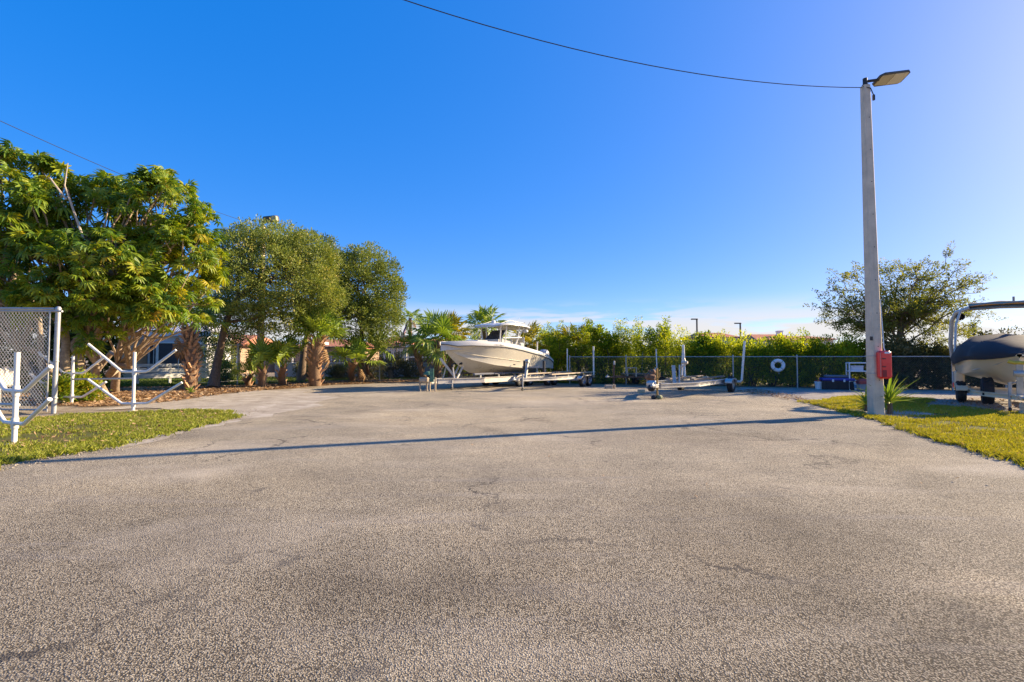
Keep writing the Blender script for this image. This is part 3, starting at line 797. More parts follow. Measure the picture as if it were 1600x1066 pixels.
trunks = [(95, 632, 40, 470, .13), (108, 628, 90, 450, .15), (128, 626, 150, 470, .17), (150, 622, 135, 430, .12), (165, 618, 190, 470, .15), (180, 614, 250, 480, .16), (120, 620, 20, 420, .11), (70, 630, 0, 430, .10), (142, 616, 175, 430, .11)]
ends = []
for (bx, by, ex, ey, r) in trunks:
    mb = MB(); b = G(bx, by) - base; e = at(ex, ey, 16.4 + random.uniform(-.5, .8)) - base
    pts = limb(mb, b, e, r, r * .55, 9, 8, .25, .10); mb.build('trunk', M['bark_pale'], ut, True); ends.append(pts)
lb = MB()
for i in range(len(C)):
    p = Vector(C[i]); best = min(ends, key=lambda q: (q[-1] - p).length)
    if i % 2 == 0: limb(lb, best[random.choice((4, 5, 6, 8))], p, .045, .02, 5, 5, .2, .1)
lb.build('branches', M['bark_pale'], ut, True)
ds = MB()
for seq in ([(130, 372), (108, 310), (101, 290), (106, 255)], [(104, 312), (92, 297), (78, 278)]):
    ds.tube([at(x, y, 15.0) - base for x, y in seq], [.035, .028, .02, .012][:len(seq)], 6)
ds.build('dead_branch', M['dead_wood'], ut, True)
tpls = [palmate_template(n, p, L, .095, dr, i) for i, (n, p, L, dr) in enumerate([(9, .26, .34, .5), (10, .34, .36, .7), (11, .40, .36, .9), (8, .30, .30, .4), (12, .36, .40, 1.1), (10, .2, .28, .6)])]
lv = []      # (pos, R, template, tint)
for i in range(len(C)):
    n = random.randint(7, 11); axis = Vector(O[i]) * .5 + Vector((0, 0, 1)); ax = Vector(O[i])
    ct = random.gauss(.5, .12)
    for j in range(n):
        a = j * 2.4 + i; e = 1.15 - 1.45 * j / n + random.uniform(-.2, .2)
        R = frame(a, e, random.uniform(-.3, .3))
        tilt = Vector((0, 0, 1)).rotation_difference(axis.normalized()).to_matrix()
        lv.append((Vector(C[i]), tilt @ R, random.randrange(6), min(.97, max(0, ct + random.gauss(0, .16))) if random.random() > .012 else 1.0))
def vis_key(l):
    w = base + l[0]
    px = 800 + FPX * w.x / w.y
    return (w - Vector((0, 0, EYE))).length + (100 if px < 5 or px > 400 else 0)
order = sorted(range(len(lv)), key=lambda i: vis_key(lv[i]))
near = set(order[:290])
single = {}
Vs, Fs, Ts = [], [], []; off = 0
for i, (p, R, k, tn) in enumerate(lv):
    V, F, T = tpls[k]
    if i in near:
        q = round(tn * 4) / 4
        if (k, q) not in single: single[(k, q)] = tmesh('leaf', tpls[k], q, M['umbrella'])
        place(single[(k, q)], 'leaf', ut, p, R, random.choice((.48, .62, .72, .82)) * random.uniform(.85, 1.1)); continue
    s = random.choice((.48, .62, .72, .82)) * random.uniform(.85, 1.1); Rn = np.array(R) * s
    Vs.append(V @ Rn.T + np.array(p)); Fs.append(F + off); Ts.append(T + tn); off += len(V)
mobj('foliage', np_mesh('foliage', np.concatenate(Vs), np.concatenate(Fs), np.clip(np.concatenate(Ts), 0, 1)), M['umbrella'], ut, kind='stuff')

# ------------------------------------------------------------------ other trees on the left
b = G(333, 607)
broad_tree('oak_tree', 'round olive green tree with a leaning brown trunk beside the shaggy palm', 'tree', b,
           [(430, 430, 95, 72, 24.2), (395, 400, 62, 48, 24.6), (478, 440, 62, 62, 24.6), (372, 470, 45, 55, 24.6), (438, 492, 76, 34, 24.6), (420, 372, 52, 26, 25), (480, 395, 50, 36, 25.2), (500, 468, 40, 34, 24.8)],
           [b, at(338, 575, 24.1), at(345, 540, 24.2), at(352, 505, 24.4), at(372, 465, 24.6)], .22, .13, 900, 64, .36, .13, .06, M['oak'], M['bark'], None, .5, 40)
b = G(470, 596)
broad_tree('evergreen_tree', 'dark green tree standing between and behind the two rounder trees', 'tree', b,
           [(488, 410, 45, 48, 31), (515, 425, 35, 40, 31), (470, 400, 45, 38, 31), (505, 470, 50, 45, 31), (350, 505, 45, 40, 29), (330, 470, 30, 36, 28), (345, 425, 30, 45, 28), (372, 395, 34, 34, 28.5)],
           [b, at(475, 545, 31), at(485, 500, 31), at(488, 460, 31)], .2, .12, 560, 50, .45, .15, .07, M['dark_oak'], M['bark'], None, .5, 20)
b = G(566, 594)
broad_tree('oak_tree', 'broad bushy tree at the open sky, above the small fan palms', 'tree', b,
           [(572, 445, 58, 56, 29), (598, 462, 38, 56, 29), (555, 500, 55, 38, 28.6), (540, 430, 36, 40, 29.2), (600, 505, 32, 36, 28.6), (570, 405, 38, 22, 29.4), (525, 465, 30, 45, 29.4)],
           [b, at(562, 560, 29.6), at(566, 520, 29.2), at(568, 480, 29)], .2, .12, 660, 60, .40, .14, .068, M['oak'], M['bark'], None, .5, 34, True, .35, .46)
# palms
sabal('cabbage_palm', 'shaggy palm with stout trunk of old leaf boots beside the white board fence', G(297, 611), at(293, 512, 22.4), .22, 9, 1.15, 'palm', 70, 3, elo=.1, ehi=1.3, boot_s=1.25)
sabal('fan_palm', 'smallest young fan palm in the bright pair at the rope', G(390, 604), at(391, 588, 24.3), .11, 8, .62, 'palm', 14, elo=.5, ehi=1.45, roll=1.4)
sabal('fan_palm', 'young bright green fan palm with brown stump trunk, right of the smallest one', G(410, 605.5), at(412, 577, 23.9), .15, 12, .95, 'palm', 20, 0, elo=.7, ehi=1.5, roll=1.4)
sabal('fan_palm', 'upright young fan palm between the bright pair and the big pineapple trunk', G(444, 603.5), at(444, 573, 24.5), .15, 11, 1.0, 'palm', 20, 0, elo=.85, ehi=1.5, roll=1.4)
sabal('cabbage_palm', 'big cabbage palm with thick orange brown trunk patterned like a pineapple', G(493, 603), at(498, 530, 24.8), .26, 26, 1.05, 'palm', 90, 1, elo=.15, ehi=1.4, boot_s=1.4)
sabal('fan_palm', 'fan palm with drooping pale fronds and short trunk left of the log seat', G(554, 597), at(556, 566, 28), .17, 15, .95, 'palm', 24, 1, elo=.05, ehi=1.45)
sabal('fan_palm', 'dark stemmed fan palm growing right behind the log seat', G(584, 593), at(586, 548, 29.6), .11, 14, .95, 'palm', 0, 1, elo=-.1, ehi=1.45)
sabal('cabbage_palm', 'thin leaning palm with bent trunk left of the boat bow', at(663, 592, 31), at(645, 540, 31), .16, 17, .85, 'palm', 14, 1, elo=-.7, ehi=1.3)
sabal('cabbage_palm', 'red brown trunked palm with yellow green crown right behind the boat bow', at(684, 592, 31.5), at(682, 532, 31.5), .20, 24, 1.25, 'palm', 30, 2, elo=-.6, ehi=1.4)
sabal('cabbage_palm', 'yellow green palm crown rising behind the bow rail of the boat', at(705, 594, 33), at(703, 525, 33), .20, 24, 1.05, 'palm_y', 0, 1, elo=-.6, ehi=1.4)
sabal('cabbage_palm', 'dark palm crown standing up behind the boat hardtop', at(757, 588, 38), at(757, 510, 38), .2, 26, 1.05, 'palm', 0, 2, elo=-.7, ehi=1.35)
sabal('cabbage_palm', 'distant thin palm with small crown beside the flag', at(642, 576, 62), at(641, 497, 62), .2, 16, 1.2, 'palm', 0, 1, elo=-.9, ehi=1.0)
for (px, py, Y, s, lab) in [(824, 527, 31.5, 1.0, 'yellow fan palm clump right of the boat hardtop'), (868, 535, 31, .8, 'small yellow fan palm behind the outboard engines'), (905, 530, 30.2, 1.0, 'yellow green fan palm just right of the boat stern'), (925, 545, 29.6, .8, 'low yellow fan palm by the left end of the hedge')]:
    g = at(px, 590, Y); g.z = 0
    sabal('fan_palm', lab, g, at(px, py + 12, Y), .14, 18, s, 'palm_y' if px < 915 else 'palm', 0, 2, elo=-.6, ehi=1.4)

# ------------------------------------------------------------------ hedge of mangroves behind the right fence
def fence_y(x): return 24.5 + (11.9 - x) * .39
def shrub(name, label, px, top, Y, wpx, mat, nclump, nleaf, group, tint0=.5, spikes=3, L=.12, W=.065):
    g = at(px, 590, Y); g.z = 0
    t = thing(name, label, 'shrub', g, 0, group)
    k = Y / FPX; H = at(px, top, Y).z; w = wpx * k
    lobes = [(Vector((0, -.1, H * .2)), (w * 1.15, w * .7, H * .22)), (Vector((0, 0, H * .45)), (w, w * .7, H * .47)), (Vector((-w * .5, 0, H * .62)), (w * .6, w * .5, H * .34)), (Vector((w * .5, -.2, H * .6)), (w * .6, w * .5, H * .33)), (Vector((0, -.3, H * .72)), (w * .7, w * .5, H * .27))]
    C, O, LC = lobe_points(lobes, nclump, .5)
    for i in range(spikes):
        sx = random.uniform(-w, w); h = H * random.uniform(.95, 1.17)
        add = np.array([[sx + random.gauss(0, .06), random.gauss(0, .1), h - .14 * j] for j in range(5)])
        C = np.concatenate([C, add]); O = np.concatenate([O, np.tile([[0, 0, 1.]], (5, 1))])
    kz = C[:, 2] > .12; C, O = C[kz], O[kz]
    V, F, T = clump_cloud(C, O, nleaf, .24, L, W, .9, .5, tint0, .17, .14)
    V[:, 2] = np.maximum(V[:, 2], .02)
    mobj('foliage', np_mesh('foliage', V, F, T), mat, t)
    sb = MB()
    for i in rng.choice(len(C), min(16, len(C)), replace=False):
        limb(sb, (random.uniform(-.3, .3) * w, random.uniform(-.2, .2), 0), Vector(C[i]), .03, .012, 5, 5, .3, .12)
    sb.build('stems', M['bark_dark'], t, True)
    return t
prof = [(870, 526), (912, 512), (950, 520), (985, 515), (1026, 512), (1062, 527), (1098, 530), (1136, 530), (1172, 534), (1208, 531), (1244, 533), (1282, 534), (1318, 533), (1352, 528), (1390, 535), (1428, 540), (1466, 540), (1505, 545), (1550, 530), (1600, 520), (1650, 525)]
HL = {870: 'mangrove bush at the left end of the hedge, next to the boat stern', 912: 'mangrove bush with a high top above the tan bunk boards', 950: 'mangrove bush behind the timber block and rusty trailer jack', 985: 'mangrove bush left of the tallest shoots, behind the rusty trailer', 1026: 'mangrove bush with the tallest shoots, behind the mustard jack', 1062: 'mangrove bush behind the twin guide posts of the small trailer', 1098: 'mangrove bush below the left far lamp post', 1136: 'mangrove bush between the two far lamp posts', 1172: 'mangrove bush behind the bent white guide post', 1208: 'mangrove bush behind the white life ring', 1244: 'mangrove bush behind the fence post right of the life ring', 1282: 'mangrove bush behind the bucket of orange scraps', 1318: 'mangrove bush behind the blue lidded box', 1352: 'mangrove bush behind the white shelf and lamp pole', 1390: 'dull bush at the trunk of the airy tree, right of the red cabinet', 1428: 'dull bush just right of the airy tree trunk behind the fence', 1466: 'dull bush behind the fence left of the covered boat stern', 1505: 'dull bush behind the fence at the stern of the covered boat', 1550: 'dull bush showing between cover and tower of the tow boat', 1600: 'dull bush behind the covered boat at the right picture edge', 1650: 'dull bush beyond the right edge behind the covered boat'}
for i, (px, top) in enumerate(prof):
    Y = 0
    x = (px - 800) / FPX * 26; Y = fence_y(x) + 1.5
    for _ in range(3): x = (px - 800) / FPX * Y; Y = fence_y(x) + 1.5 + .25 * math.sin(i * 2.1)
    shade = px > 1375  # under the airy tree, shade is put into a darker leaf colour
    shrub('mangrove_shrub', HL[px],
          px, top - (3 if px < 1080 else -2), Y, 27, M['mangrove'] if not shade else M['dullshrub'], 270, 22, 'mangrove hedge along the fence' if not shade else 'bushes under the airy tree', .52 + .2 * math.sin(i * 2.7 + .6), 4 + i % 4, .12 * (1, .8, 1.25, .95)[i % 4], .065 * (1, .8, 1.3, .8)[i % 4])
for i in range(11):
    px = 880 + i * 42; x = (px - 800) / FPX * 29; Y = fence_y(x) + 4.2
    shrub('mangrove_shrub', 'rear row mangrove bush peeping over the hedge behind the ' + ('boat stern', 'tan bunk boards', 'timber block', 'rusty trailer', 'mustard jack', 'twin guide posts', 'left far lamp post', 'right far lamp post', 'bent guide post', 'life ring', 'bucket of orange scraps')[i], px, 527 if px < 1080 else 534 + 6 * math.sin(i * 1.9), Y, 32, M['mangrove'], 150, 20, 'mangrove hedge along the fence', .5, 2)
for (px, top, Y, w, lab) in [(735, 528, 35, 30, 'green bush behind the middle of the boat'), (790, 522, 34, 30, 'yellow green bush behind the boat console'), (840, 520, 33.5, 28, 'bush with tall shoots behind the outboard engines'), (860, 512, 36, 20, 'taller bush at the left end of the hedge'), (715, 545, 36, 26, 'low bush behind the boat bow')]:
    shrub('mangrove_shrub', lab, px, top, Y, w, M['mangrove'], 190, 20, 'bushes behind the boat', .48, 3)
for (px, top, Y, w, lab, mt) in [(350, 562, 27, 16, 'small leafy bush right of the leaning trunk', 'palm'), (575, 563, 33, 26, 'dull bush behind the log seat', 'dullshrub'), (612, 555, 35, 22, 'round bush in front of the low wall', 'dullshrub'), (640, 560, 35.2, 16, 'smaller bush in front of the low wall', 'dullshrub'),
                             (342, 522, 31, 30, 'yellow green bush between the white house and the leaning trunk', 'oak'), (480, 568, 34.5, 18, 'grey green bush behind the pineapple trunk palm', 'dullshrub'), (530, 572, 34, 18, 'grey green bush left of the log seat', 'dullshrub'), (100, 590, 15.6, 12, 'green seedling at the fence post foot', 'umbrella'), (137, 588, 16.4, 16, 'leafy sprout between the umbrella tree trunks', 'umbrella')]:
    shrub('garden_bush', lab, px, top, Y, w, M[mt], 90 if w < 30 else 240, 24, None, .5, 1)

for (px, top, Y, w, lab) in [(-60, 430, 21, 60, 'dark bush behind the chain link panel at the left edge'), (40, 450, 22, 60, 'dark bush behind the chain link panel and the beige box'), (130, 470, 23, 50, 'dark bush in the gap between the umbrella tree trunks')]:
    shrub('garden_bush', lab, px, top, Y, w, M['dark_oak'], 260, 24, None, .5, 2, .2, .11)
# airy tree on the right
b = at(1405, 600, 24.6); b.z = 0
tt = thing('airy_tree', 'open feathery tree with thin limbs behind the lamp pole', 'tree', b)
MB().tube([Vector((0, 0, 0)), at(1404, 560, 24.6) - b, at(1406, 520, 24.6) - b, at(1409, 490, 24.6) - b], [.22, .16, .13, .10], 10).build('trunk', M['bark'], tt, True)
lb = MB(); Cs, Os = [], []
root = [at(1405, 545, 24.6) - b, at(1406, 515, 24.6) - b, at(1409, 490, 24.6) - b]
targets = [(1290, 477), (1296, 500), (1305, 455), (1318, 440), (1335, 432), (1345, 460), (1312, 520), (1352, 425), (1375, 418), (1395, 425), (1415, 420), (1432, 412), (1455, 412), (1478, 404), (1490, 425), (1510, 430), (1522, 440), (1525, 458), (1500, 470), (1515, 490), (1480, 480), (1440, 440), (1460, 450), (1420, 455), (1390, 455), (1365, 480), (1340, 495), (1330, 475), (1470, 500), (1500, 515), (1530, 500), (1450, 520), (1380, 500), (1350, 520), (1425, 480), (1445, 470), (1375, 440), (1310, 470), (1300, 488), (1485, 445)]
for (px, py) in targets:
    e = at(px, py, 24.6 + random.uniform(-1.6, 1.6)) - b
    s = random.choice(root); pts = limb(lb, s, e, .05, .012, 6, 7, .25, .09)
    for q in range(22):
        j = random.randint(2, 7); p = pts[j]; d = (pts[-1] - pts[0]).normalized()
        o = p + (d * random.uniform(.05, .45) + Vector((random.gauss(0, .34), random.gauss(0, .45), random.gauss(.02, .22))))
        if q % 2 == 0: limb(lb, p, o, .014, .005, 4, 3, .2, .1)
        for z in range(3):
            c = p.lerp(o, .5 + .25 * z); Cs.append(tuple(c)); Os.append(tuple((o - p).normalized()))
lb.build('limbs', M['bark'], tt, True)
Cs, Os = np.array(Cs), np.array(Os)
V, F, T = clump_cloud(Cs, Os, 11, .19, .12, .055, .6, .2, .5, .18, .14)
mobj('crown', np_mesh('crown', V, F, T), M['airy'], tt)

# strap-leaved plants at the lamp pole foot
def yucca(label, base, h, n, L, elo, stem, seed, mat='palm'):
    random.seed(seed)
    t = thing('yucca_plant', label, 'plant', base)
    MB().tube([(0, 0, 0), (.02, 0, stem * .6), (0, .01, stem)], [.07, .055, .05], 9).build('stem', M['bark'], t, True)
    ms = [tmesh('leaf', strap_template(L * s, .075, ar, 6), tn, M[mat]) for s, ar, tn in ((1, .10, .5), (.85, .22, .62), (1.0, .3, .72), (.7, .15, .4))]
    for i in range(n):
        a = i * 2.399; e = 1.35 + (elo - 1.35) * i / n
        place(ms[random.randrange(4)], 'leaf', t, (0, 0, stem * (1 - .25 * i / n)), frame(a, e, random.uniform(-.3, .3)), random.uniform(.8, 1.1))
    return t
yucca('spiky green yucca right of the concrete lamp pole foot', G(1390, 648), 1, 44, .85, .2, .36, 3)
yucca('smaller dark spiky plant left of the concrete lamp pole foot', G(1354, 643), 1, 26, .55, -.1, .2, 5)
for (px, py, lab) in [(262, 618, 'bright green seedling at the foot of the shaggy palm')]:
    yucca(lab, G(298, 616), 1, 16, .4, 0, .08, 9)
random.seed(21)

# ------------------------------------------------------------------ chain link fences
def mesh_panel(a, b, z0, z1, pitch, r, wob=.0):
    """two families of crossing wires between posts a and b, as a mesh in world space"""
    a, b = Vector((a[0], a[1], 0)), Vector((b[0], b[1], 0)); d = b - a; W = d.length; d.normalize(); n = Vector((-d.y, d.x, 0)); H = z1 - z0
    mb = MB(); Y2 = 1.25       # diamonds a little taller than wide
    for fam in (0, 1):
        s = -H / Y2
        while s < W:
            u0, v0, u1, v1 = s, 0.0, s + H / Y2, H
            if u0 < 0: v0 += -u0 * Y2; u0 = 0
            if u1 > W: v1 -= (u1 - W) * Y2; u1 = W
            if v1 > v0 + .02:
                p = (u0, v0); q = (u1, v1)
                if fam: p = (W - u0, v0); q = (W - u1, v1)
                mb.tube([a + d * p[0] + n * (.003 if fam else -.003) + Vector((0, 0, z0 + p[1])), a + d * q[0] + n * (.003 if fam else -.003) + Vector((0, 0, z0 + q[1]))], r, 3, False)
            s += pitch
    return mb
def chain_fence(label, pts, H, pitch, wr, post_r=.03, wire='galv_wire', postmat='galv', rail=True, name='chain_link_fence', zb=.06):
    t = thing(name, label, 'fence', (0, 0, 0))
    for p in pts:
        MB().tube([(p[0], p[1], 0), (p[0], p[1], H + .03)], post_r, 10).lathe([(0, H + .10), (post_r * .8, H + .085), (post_r * 1.25, H + .04), (post_r * 1.25, H + .02)], 10, Matrix.Translation((p[0], p[1], 0))).build('post', M[postmat], t, True)
    for a, b in zip(pts[:-1], pts[1:]):
        if rail: MB().tube([(a[0], a[1], H), (b[0], b[1], H)], .021, 8).build('top_rail', M[postmat], t, True)
        o = mesh_panel(a, b, zb, H - .01, pitch, wr).build('wire_mesh', M[wire], t, kind='stuff')
    return t
# near section on the left with a heavy end post
pe = G(84, 646); pw = Vector((pe.x - 2.9, pe.y + .15, 0))
nf = thing('chain_link_fence', 'tall galvanised chain link fence section ending in a thick post by the pipe racks', 'fence')
HN = at(92, 484, pe.y).z
MB().tube([(pe.x, pe.y, 0), (pe.x + .03, pe.y, HN + .02)], .057, 14).lathe([(0, HN + .09), (.04, HN + .08), (.068, HN + .04), (.068, HN)], 14, Matrix.Translation((pe.x + .03, pe.y, 0))).build('post', M['galv'], nf, True)
MB().tube([(pw.x, pw.y, 0), (pw.x, pw.y, HN)], .05, 12).build('post', M['galv'], nf, True)
MB().tube([(pw.x, pw.y, HN + .06), (pe.x - .05, pe.y, HN + .02)], .034, 10).build('top_rail', M['galv'], nf, True)
MB().tube([(pw.x, pw.y - .09, HN - .02), (pe.x + .22, pe.y - .09, HN - .05)], .027, 10).build('gate_rail', M['galv'], nf, True)
MB().tube([(pw.x, pw.y - .09, .12), (pe.x - .12, pe.y - .09, .1)], .022, 10).build('bottom_rail', M['galv'], nf, True)
MB().tube([(pe.x - .10, pe.y - .09, .05), (pe.x - .10, pe.y - .09, HN - .06)], .022, 10).build('gate_stile', M['galv'], nf, True)
mesh_panel((pw.x, pw.y - .05), (pe.x - .12, pe.y - .05), .06, HN - .06, .092, .0065).build('wire_mesh', M['galv_wire'], nf, kind='stuff')
for z in (.4, HN * .5, HN - .35):
    MB().lathe([(.06, z - .02), (.068, z), (.06, z + .02)], 14, Matrix.Translation((pe.x + .015, pe.y, 0))).build('clamp', M['galv'], nf, True)
# perimeter fence on the right and back
fp = []
for px in (1660, 1570, 1487, 1356, 1245, 1145, 1066, 978, 890):
    Yk = 24.0
    for _ in range(6): Yk = fence_y((px - 800) / FPX * Yk)
    fp.append(((px - 800) / FPX * Yk, Yk))
HR = 1.53
chain_fence('grey chain link fence with life ring in front of the mangrove hedge', fp, HR, .085, .0021, .034, 'old_wire', zb=.03)
lp = [(at(300, 603, 24.9).x, 24.9), (at(371, 603, 26.2).x, 26.2), (at(440, 600, 27.6).x, 27.6), (at(506, 598, 29).x, 29.), (at(593, 594, 31).x, 31.), (at(690, 594, 32.2).x, 32.2)]
chain_fence('tall thin chain link fence behind the palms on the left', lp, 2.15, .11, .003, .035, 'old_wire', zb=.03)

# ------------------------------------------------------------------ white pipe racks
def pipe_rack(label, base, rz, H, zs, arms_l, arms_r, r=.034):
    t = thing('pipe_rack', label, 'rack', base, rz, 'white pipe racks on the left verge')
    MB().tube([(0, 0, 0), (0, 0, H)], r * 1.12, 14).build('upright', M['white_pipe'], t, True)
    MB().lathe([(0, .035), (.10, .03), (.13, .012), (.14, 0)], 14).build('footing', M['concrete'], t, True)
    for z, al, ar in zip(zs, arms_l, arms_r):
        for s, (flat, ex, ez) in ((-1, al), (1, ar)):
            pts = [(0, -r * .3, z), (s * flat * .9, -r * .3, z + .005), (s * flat * 1.05, -r * .3, z + .03), (s * ex, -r * .3, z + ez)]
            MB().tube(pts, r, 12).build('arm', M['white_pipe'], t, True)
        MB().lathe([(r * 1.45, z - .09), (r * 1.5, z - .085), (r * 1.5, z + .085), (r * 1.45, z + .09)], 14).build('sleeve', M['white_pipe'], t, True)
    return t
g1, g2, g3 = G(22, 695), G(112, 632), G(208, 643)
pipe_rack('nearest white pipe rack with raised arms standing on the grass verge', g1, -.42, 1.55, (.90, .36), [(.35, 1.15, .55)] * 2, [(.33, 1.12, .42), (.36, 1.12, .44)])
pipe_rack('farthest white pipe rack half hidden by the end post of the fence', g2, -.05, 1.52, (.98, .23), [(.30, 1.15, .66), (.30, 1.42, .74)], [(.38, 1.05, .52), (.38, 1.12, .48)])
pipe_rack('white pipe rack with wide open V arms before the white board fence', g3, .05, 1.62, (1.08, .215), [(.33, 1.22, .76), (.32, 1.20, .66)], [(.36, 1.10, .60), (.40, 1.28, .57)])
rl = MB(); rl.tube([g2 + Vector((0, 0, .79)), g3 + Vector((0, 0, .90))], .028, 10)
tag(rl.build('rack_rail', M['galv'], None, True), 'grey pipe rail joining the two farther racks', 'rail')
rl = MB(); rl.tube([g1 + Vector((-3.2, 1.2, .62)), g1 + Vector((0, .05, .66))], .03, 10)
tag(rl.build('rack_rail', M['galv'], None, True), 'grey pipe rail running left from the nearest rack', 'rail')
tag(MB().box(at(0, 590, 14.2), (.42, .5, .55), None, .06).build('utility_box', M['stucco']), 'beige utility box seen through the chain link fence', 'box')
bx_ = bpy.data.objects['utility_box']; 
tag(MB().tube([(at(0, 590, 14.2).x, 14.2, 0), (at(0, 590, 14.2).x, 14.2, .65)], .04, 8).build('post', M['galv'], bx_), None)
# guide rope along the bed
rp = MB(); pts = []
for (px, py, z) in [(285, 610, .28), (330, 607, .30), (371, 604, .30), (440, 602, .22)]:
    p = G(px, py); p.z = z; pts.append(p)
tag(rp.tube(pts, .012, 6).build('rope', M['rope'], None, True), 'thin rope strung low past the palms', 'rope')

# ------------------------------------------------------------------ lamp pole on the right
pb = G(1369, 649); topz = at(1354, 133, pb.y).z
lpole = thing('lamp_pole', 'tall tapered square concrete lamp pole with flat light at the top', 'lamp post', pb)
def tapered(mb, w0, w1, H, ch=.16, lean=(0, 0)):
    for i, (w, z) in enumerate(((w0, -.0), (w1, H))):
        h = w / 2; c = h * ch * 1.6
        for (x, y) in ((h, -h + c), (h, h - c), (h - c, h), (-h + c, h), (-h, h - c), (-h, -h + c), (-h + c, -h), (h - c, -h)):
            mb.v.append((x + lean[0] * i, y + lean[1] * i, z))
    for k in range(8): mb.f.append((k, (k + 1) % 8, 8 + (k + 1) % 8, 8 + k))
    mb.f.append(tuple(range(8, 16))); return mb
lean = (at(1354, 133, pb.y).x - pb.x, .05)
sh = tapered(MB(), .29, .175, topz, .16, lean).build('shaft', M['concrete'], lpole); sh.rotation_euler = (0, 0, 0)
T0 = Vector((lean[0], lean[1], topz))
MB().tube([T0 + Vector((0, 0, -.02)), T0 + Vector((0, 0, .2))], .055, 10).tube([T0 + Vector((0, 0, .12)), T0 + Vector((.36, 0, .17))], .035, 10).lathe([(.075, -.03), (.08, -.01), (.075, .03)], 12, Matrix.Translation(T0)).build('bracket', M['wire'], lpole, True)
hd = thing('lamp_head', None, None, T0 + Vector((.30, 0, .14))); del_keys = [k for k in hd.keys()]
hd.parent = lpole; hd.scale = (.86, .86, .86); hd.rotation_euler = (-.30, -.17, .10)
# flat LED head: tapered plate with chamfered outline, cooling fins above, panel and lens below
outl = [(0, -.16), (.12, -.24), (.92, -.24), (1.0, -.18), (1.0, .18), (.92, .24), (.12, .24), (0, .16)]
MB().prism(outl, 0, .055).build('housing', M['lamp_body'], hd)
mb = MB()
for i in range(7): mb.box((.30 + i * .07, 0, .075), (.016, .36, .05))
mb.build('fins', M['lamp_body'], hd)
MB().prism([(.06, -.18), (.46, -.20), (.46, .20), (.06, .18)], -.012, .002).build('panel', M['lamp_panel'], hd)
MB().prism([(.48, -.20), (.92, -.20), (.95, -.16), (.95, .16), (.92, .20), (.48, .20)], -.016, .002).build('lens', M['led'], hd)
# cabinet for the fire extinguisher
cb = thing('extinguisher_cabinet', 'red fire extinguisher cabinet strapped to the concrete lamp pole', 'cabinet', (0, 0, 0))
c0 = at(1379, 570, pb.y - .19); cw, chh, cd = .29, .70, .19
Rz = Matrix.Rotation(-.30, 3, 'Z')
cb.location = (c0.x + .02, c0.y - .02, c0.z - chh / 2); cb.rotation_euler = (0, 0, -.30)
MB().box((0, 0, chh / 2), (cw, cd, chh), None, .045).build('body', M['red'], cb)
MB().box((.025, -cd / 2 - .006, chh / 2), (cw * .70, .016, chh * .90), None, .012).build('door', M['red'], cb)
MB().box((-.105, -cd / 2 - .003, chh / 2), (.03, .012, chh * .86), None, .004).build('side_panel', plain('faded_red_strip', (.78, .16, .13), .4), cb)
MB().box((.04, -cd / 2 - .012, chh - .05), (.12, .012, .045)).build('label_plate', M['white_plastic'], cb)
for z in (.50, .30):
    MB().box((-.04, -cd / 2 - .016, z), (.08, .014, .02)).tube([(-.06, -cd / 2 - .02, z), (-.06, -cd / 2 - .045, z)], .012, 8).build('latch', M['black'], cb)
MB().box((-.03, -cd / 2 - .015, .13), (.09, .010, .17)).build('instruction_plate', plain('dark_red_print', (.30, .02, .02), .5), cb)
MB().tube([(0.03, 0, chh - .01), (.03, .06, chh + .08), (-.005, .10, chh + 1.3)], .013, 8).build('conduit', M['white_pipe'], cb, True)
tag(MB().box(at(1361.5, 529, pb.y - .155), (.07, .012, .10)).build('pole_tag', M['black'], None), 'small dark plate fixed on the lamp pole', 'plate')

for z in (c0.z - .22, c0.z + .22):
    w = .29 - (.29 - .175) * z / topz + .012
    MB().box((lean[0] * z / topz, lean[1] * z / topz, z), (w, w, .022)).build('strap', M['galv'], lpole)
for k in range(9):
    z = .9 + k * .85; w = .29 - (.29 - .175) * z / topz
    MB().lathe([(.012, -.004), (.012, .004), (0, .004)], 10, Matrix.Translation((lean[0] * z / topz + .01, lean[1] * z / topz - w / 2 - .001, z)) @ Matrix.Rotation(PI / 2, 4, 'X')).build('bolt_hole', M['black'], lpole)
# cables
def cable(label, a, b, sag, r=.012):
    a, b = Vector(a), Vector(b); pts = []
    for i in range(41):
        t = i / 40; p = a.lerp(b, t); p.z -= 4 * sag * t * (1 - t); pts.append(p)
    return tag(MB().tube(pts, r, 6).build('overhead_cable', M['wire'], None, True), label, 'cable')
W0 = pb + T0 + Vector((-.08, 0, -.04))
WP = Vector((-15.2, 5.15, 12.4))
tag(tapered(MB(), .45, .24, 12.6).build('utility_pole', M['concrete'], None), 'square concrete pole that carries the overhead cables', 'pole').location = (WP.x, WP.y, 0)
cable('long black cable sagging from the lamp pole across the sky', W0, WP, 2.0, .0095)
flp = at(406, 600, 26.6); flp.z = 0; ftop = at(404, 352, 26.6).z
cable('black cable running behind the umbrella tree to the floodlight', WP - Vector((0, 0, 3.6)), Vector((flp.x, flp.y, ftop - .1)), .55, .0095)
MB().tube([T0 + Vector((-.1, -.05, -.04)), T0 + Vector((.05, -.12, -.12)), T0 + Vector((.14, -.1, -.30))], .012, 6).box(T0 + Vector((.14, -.1, -.36)), (.045, .045, .14)).build('cable_tail', M['wire'], lpole, True)
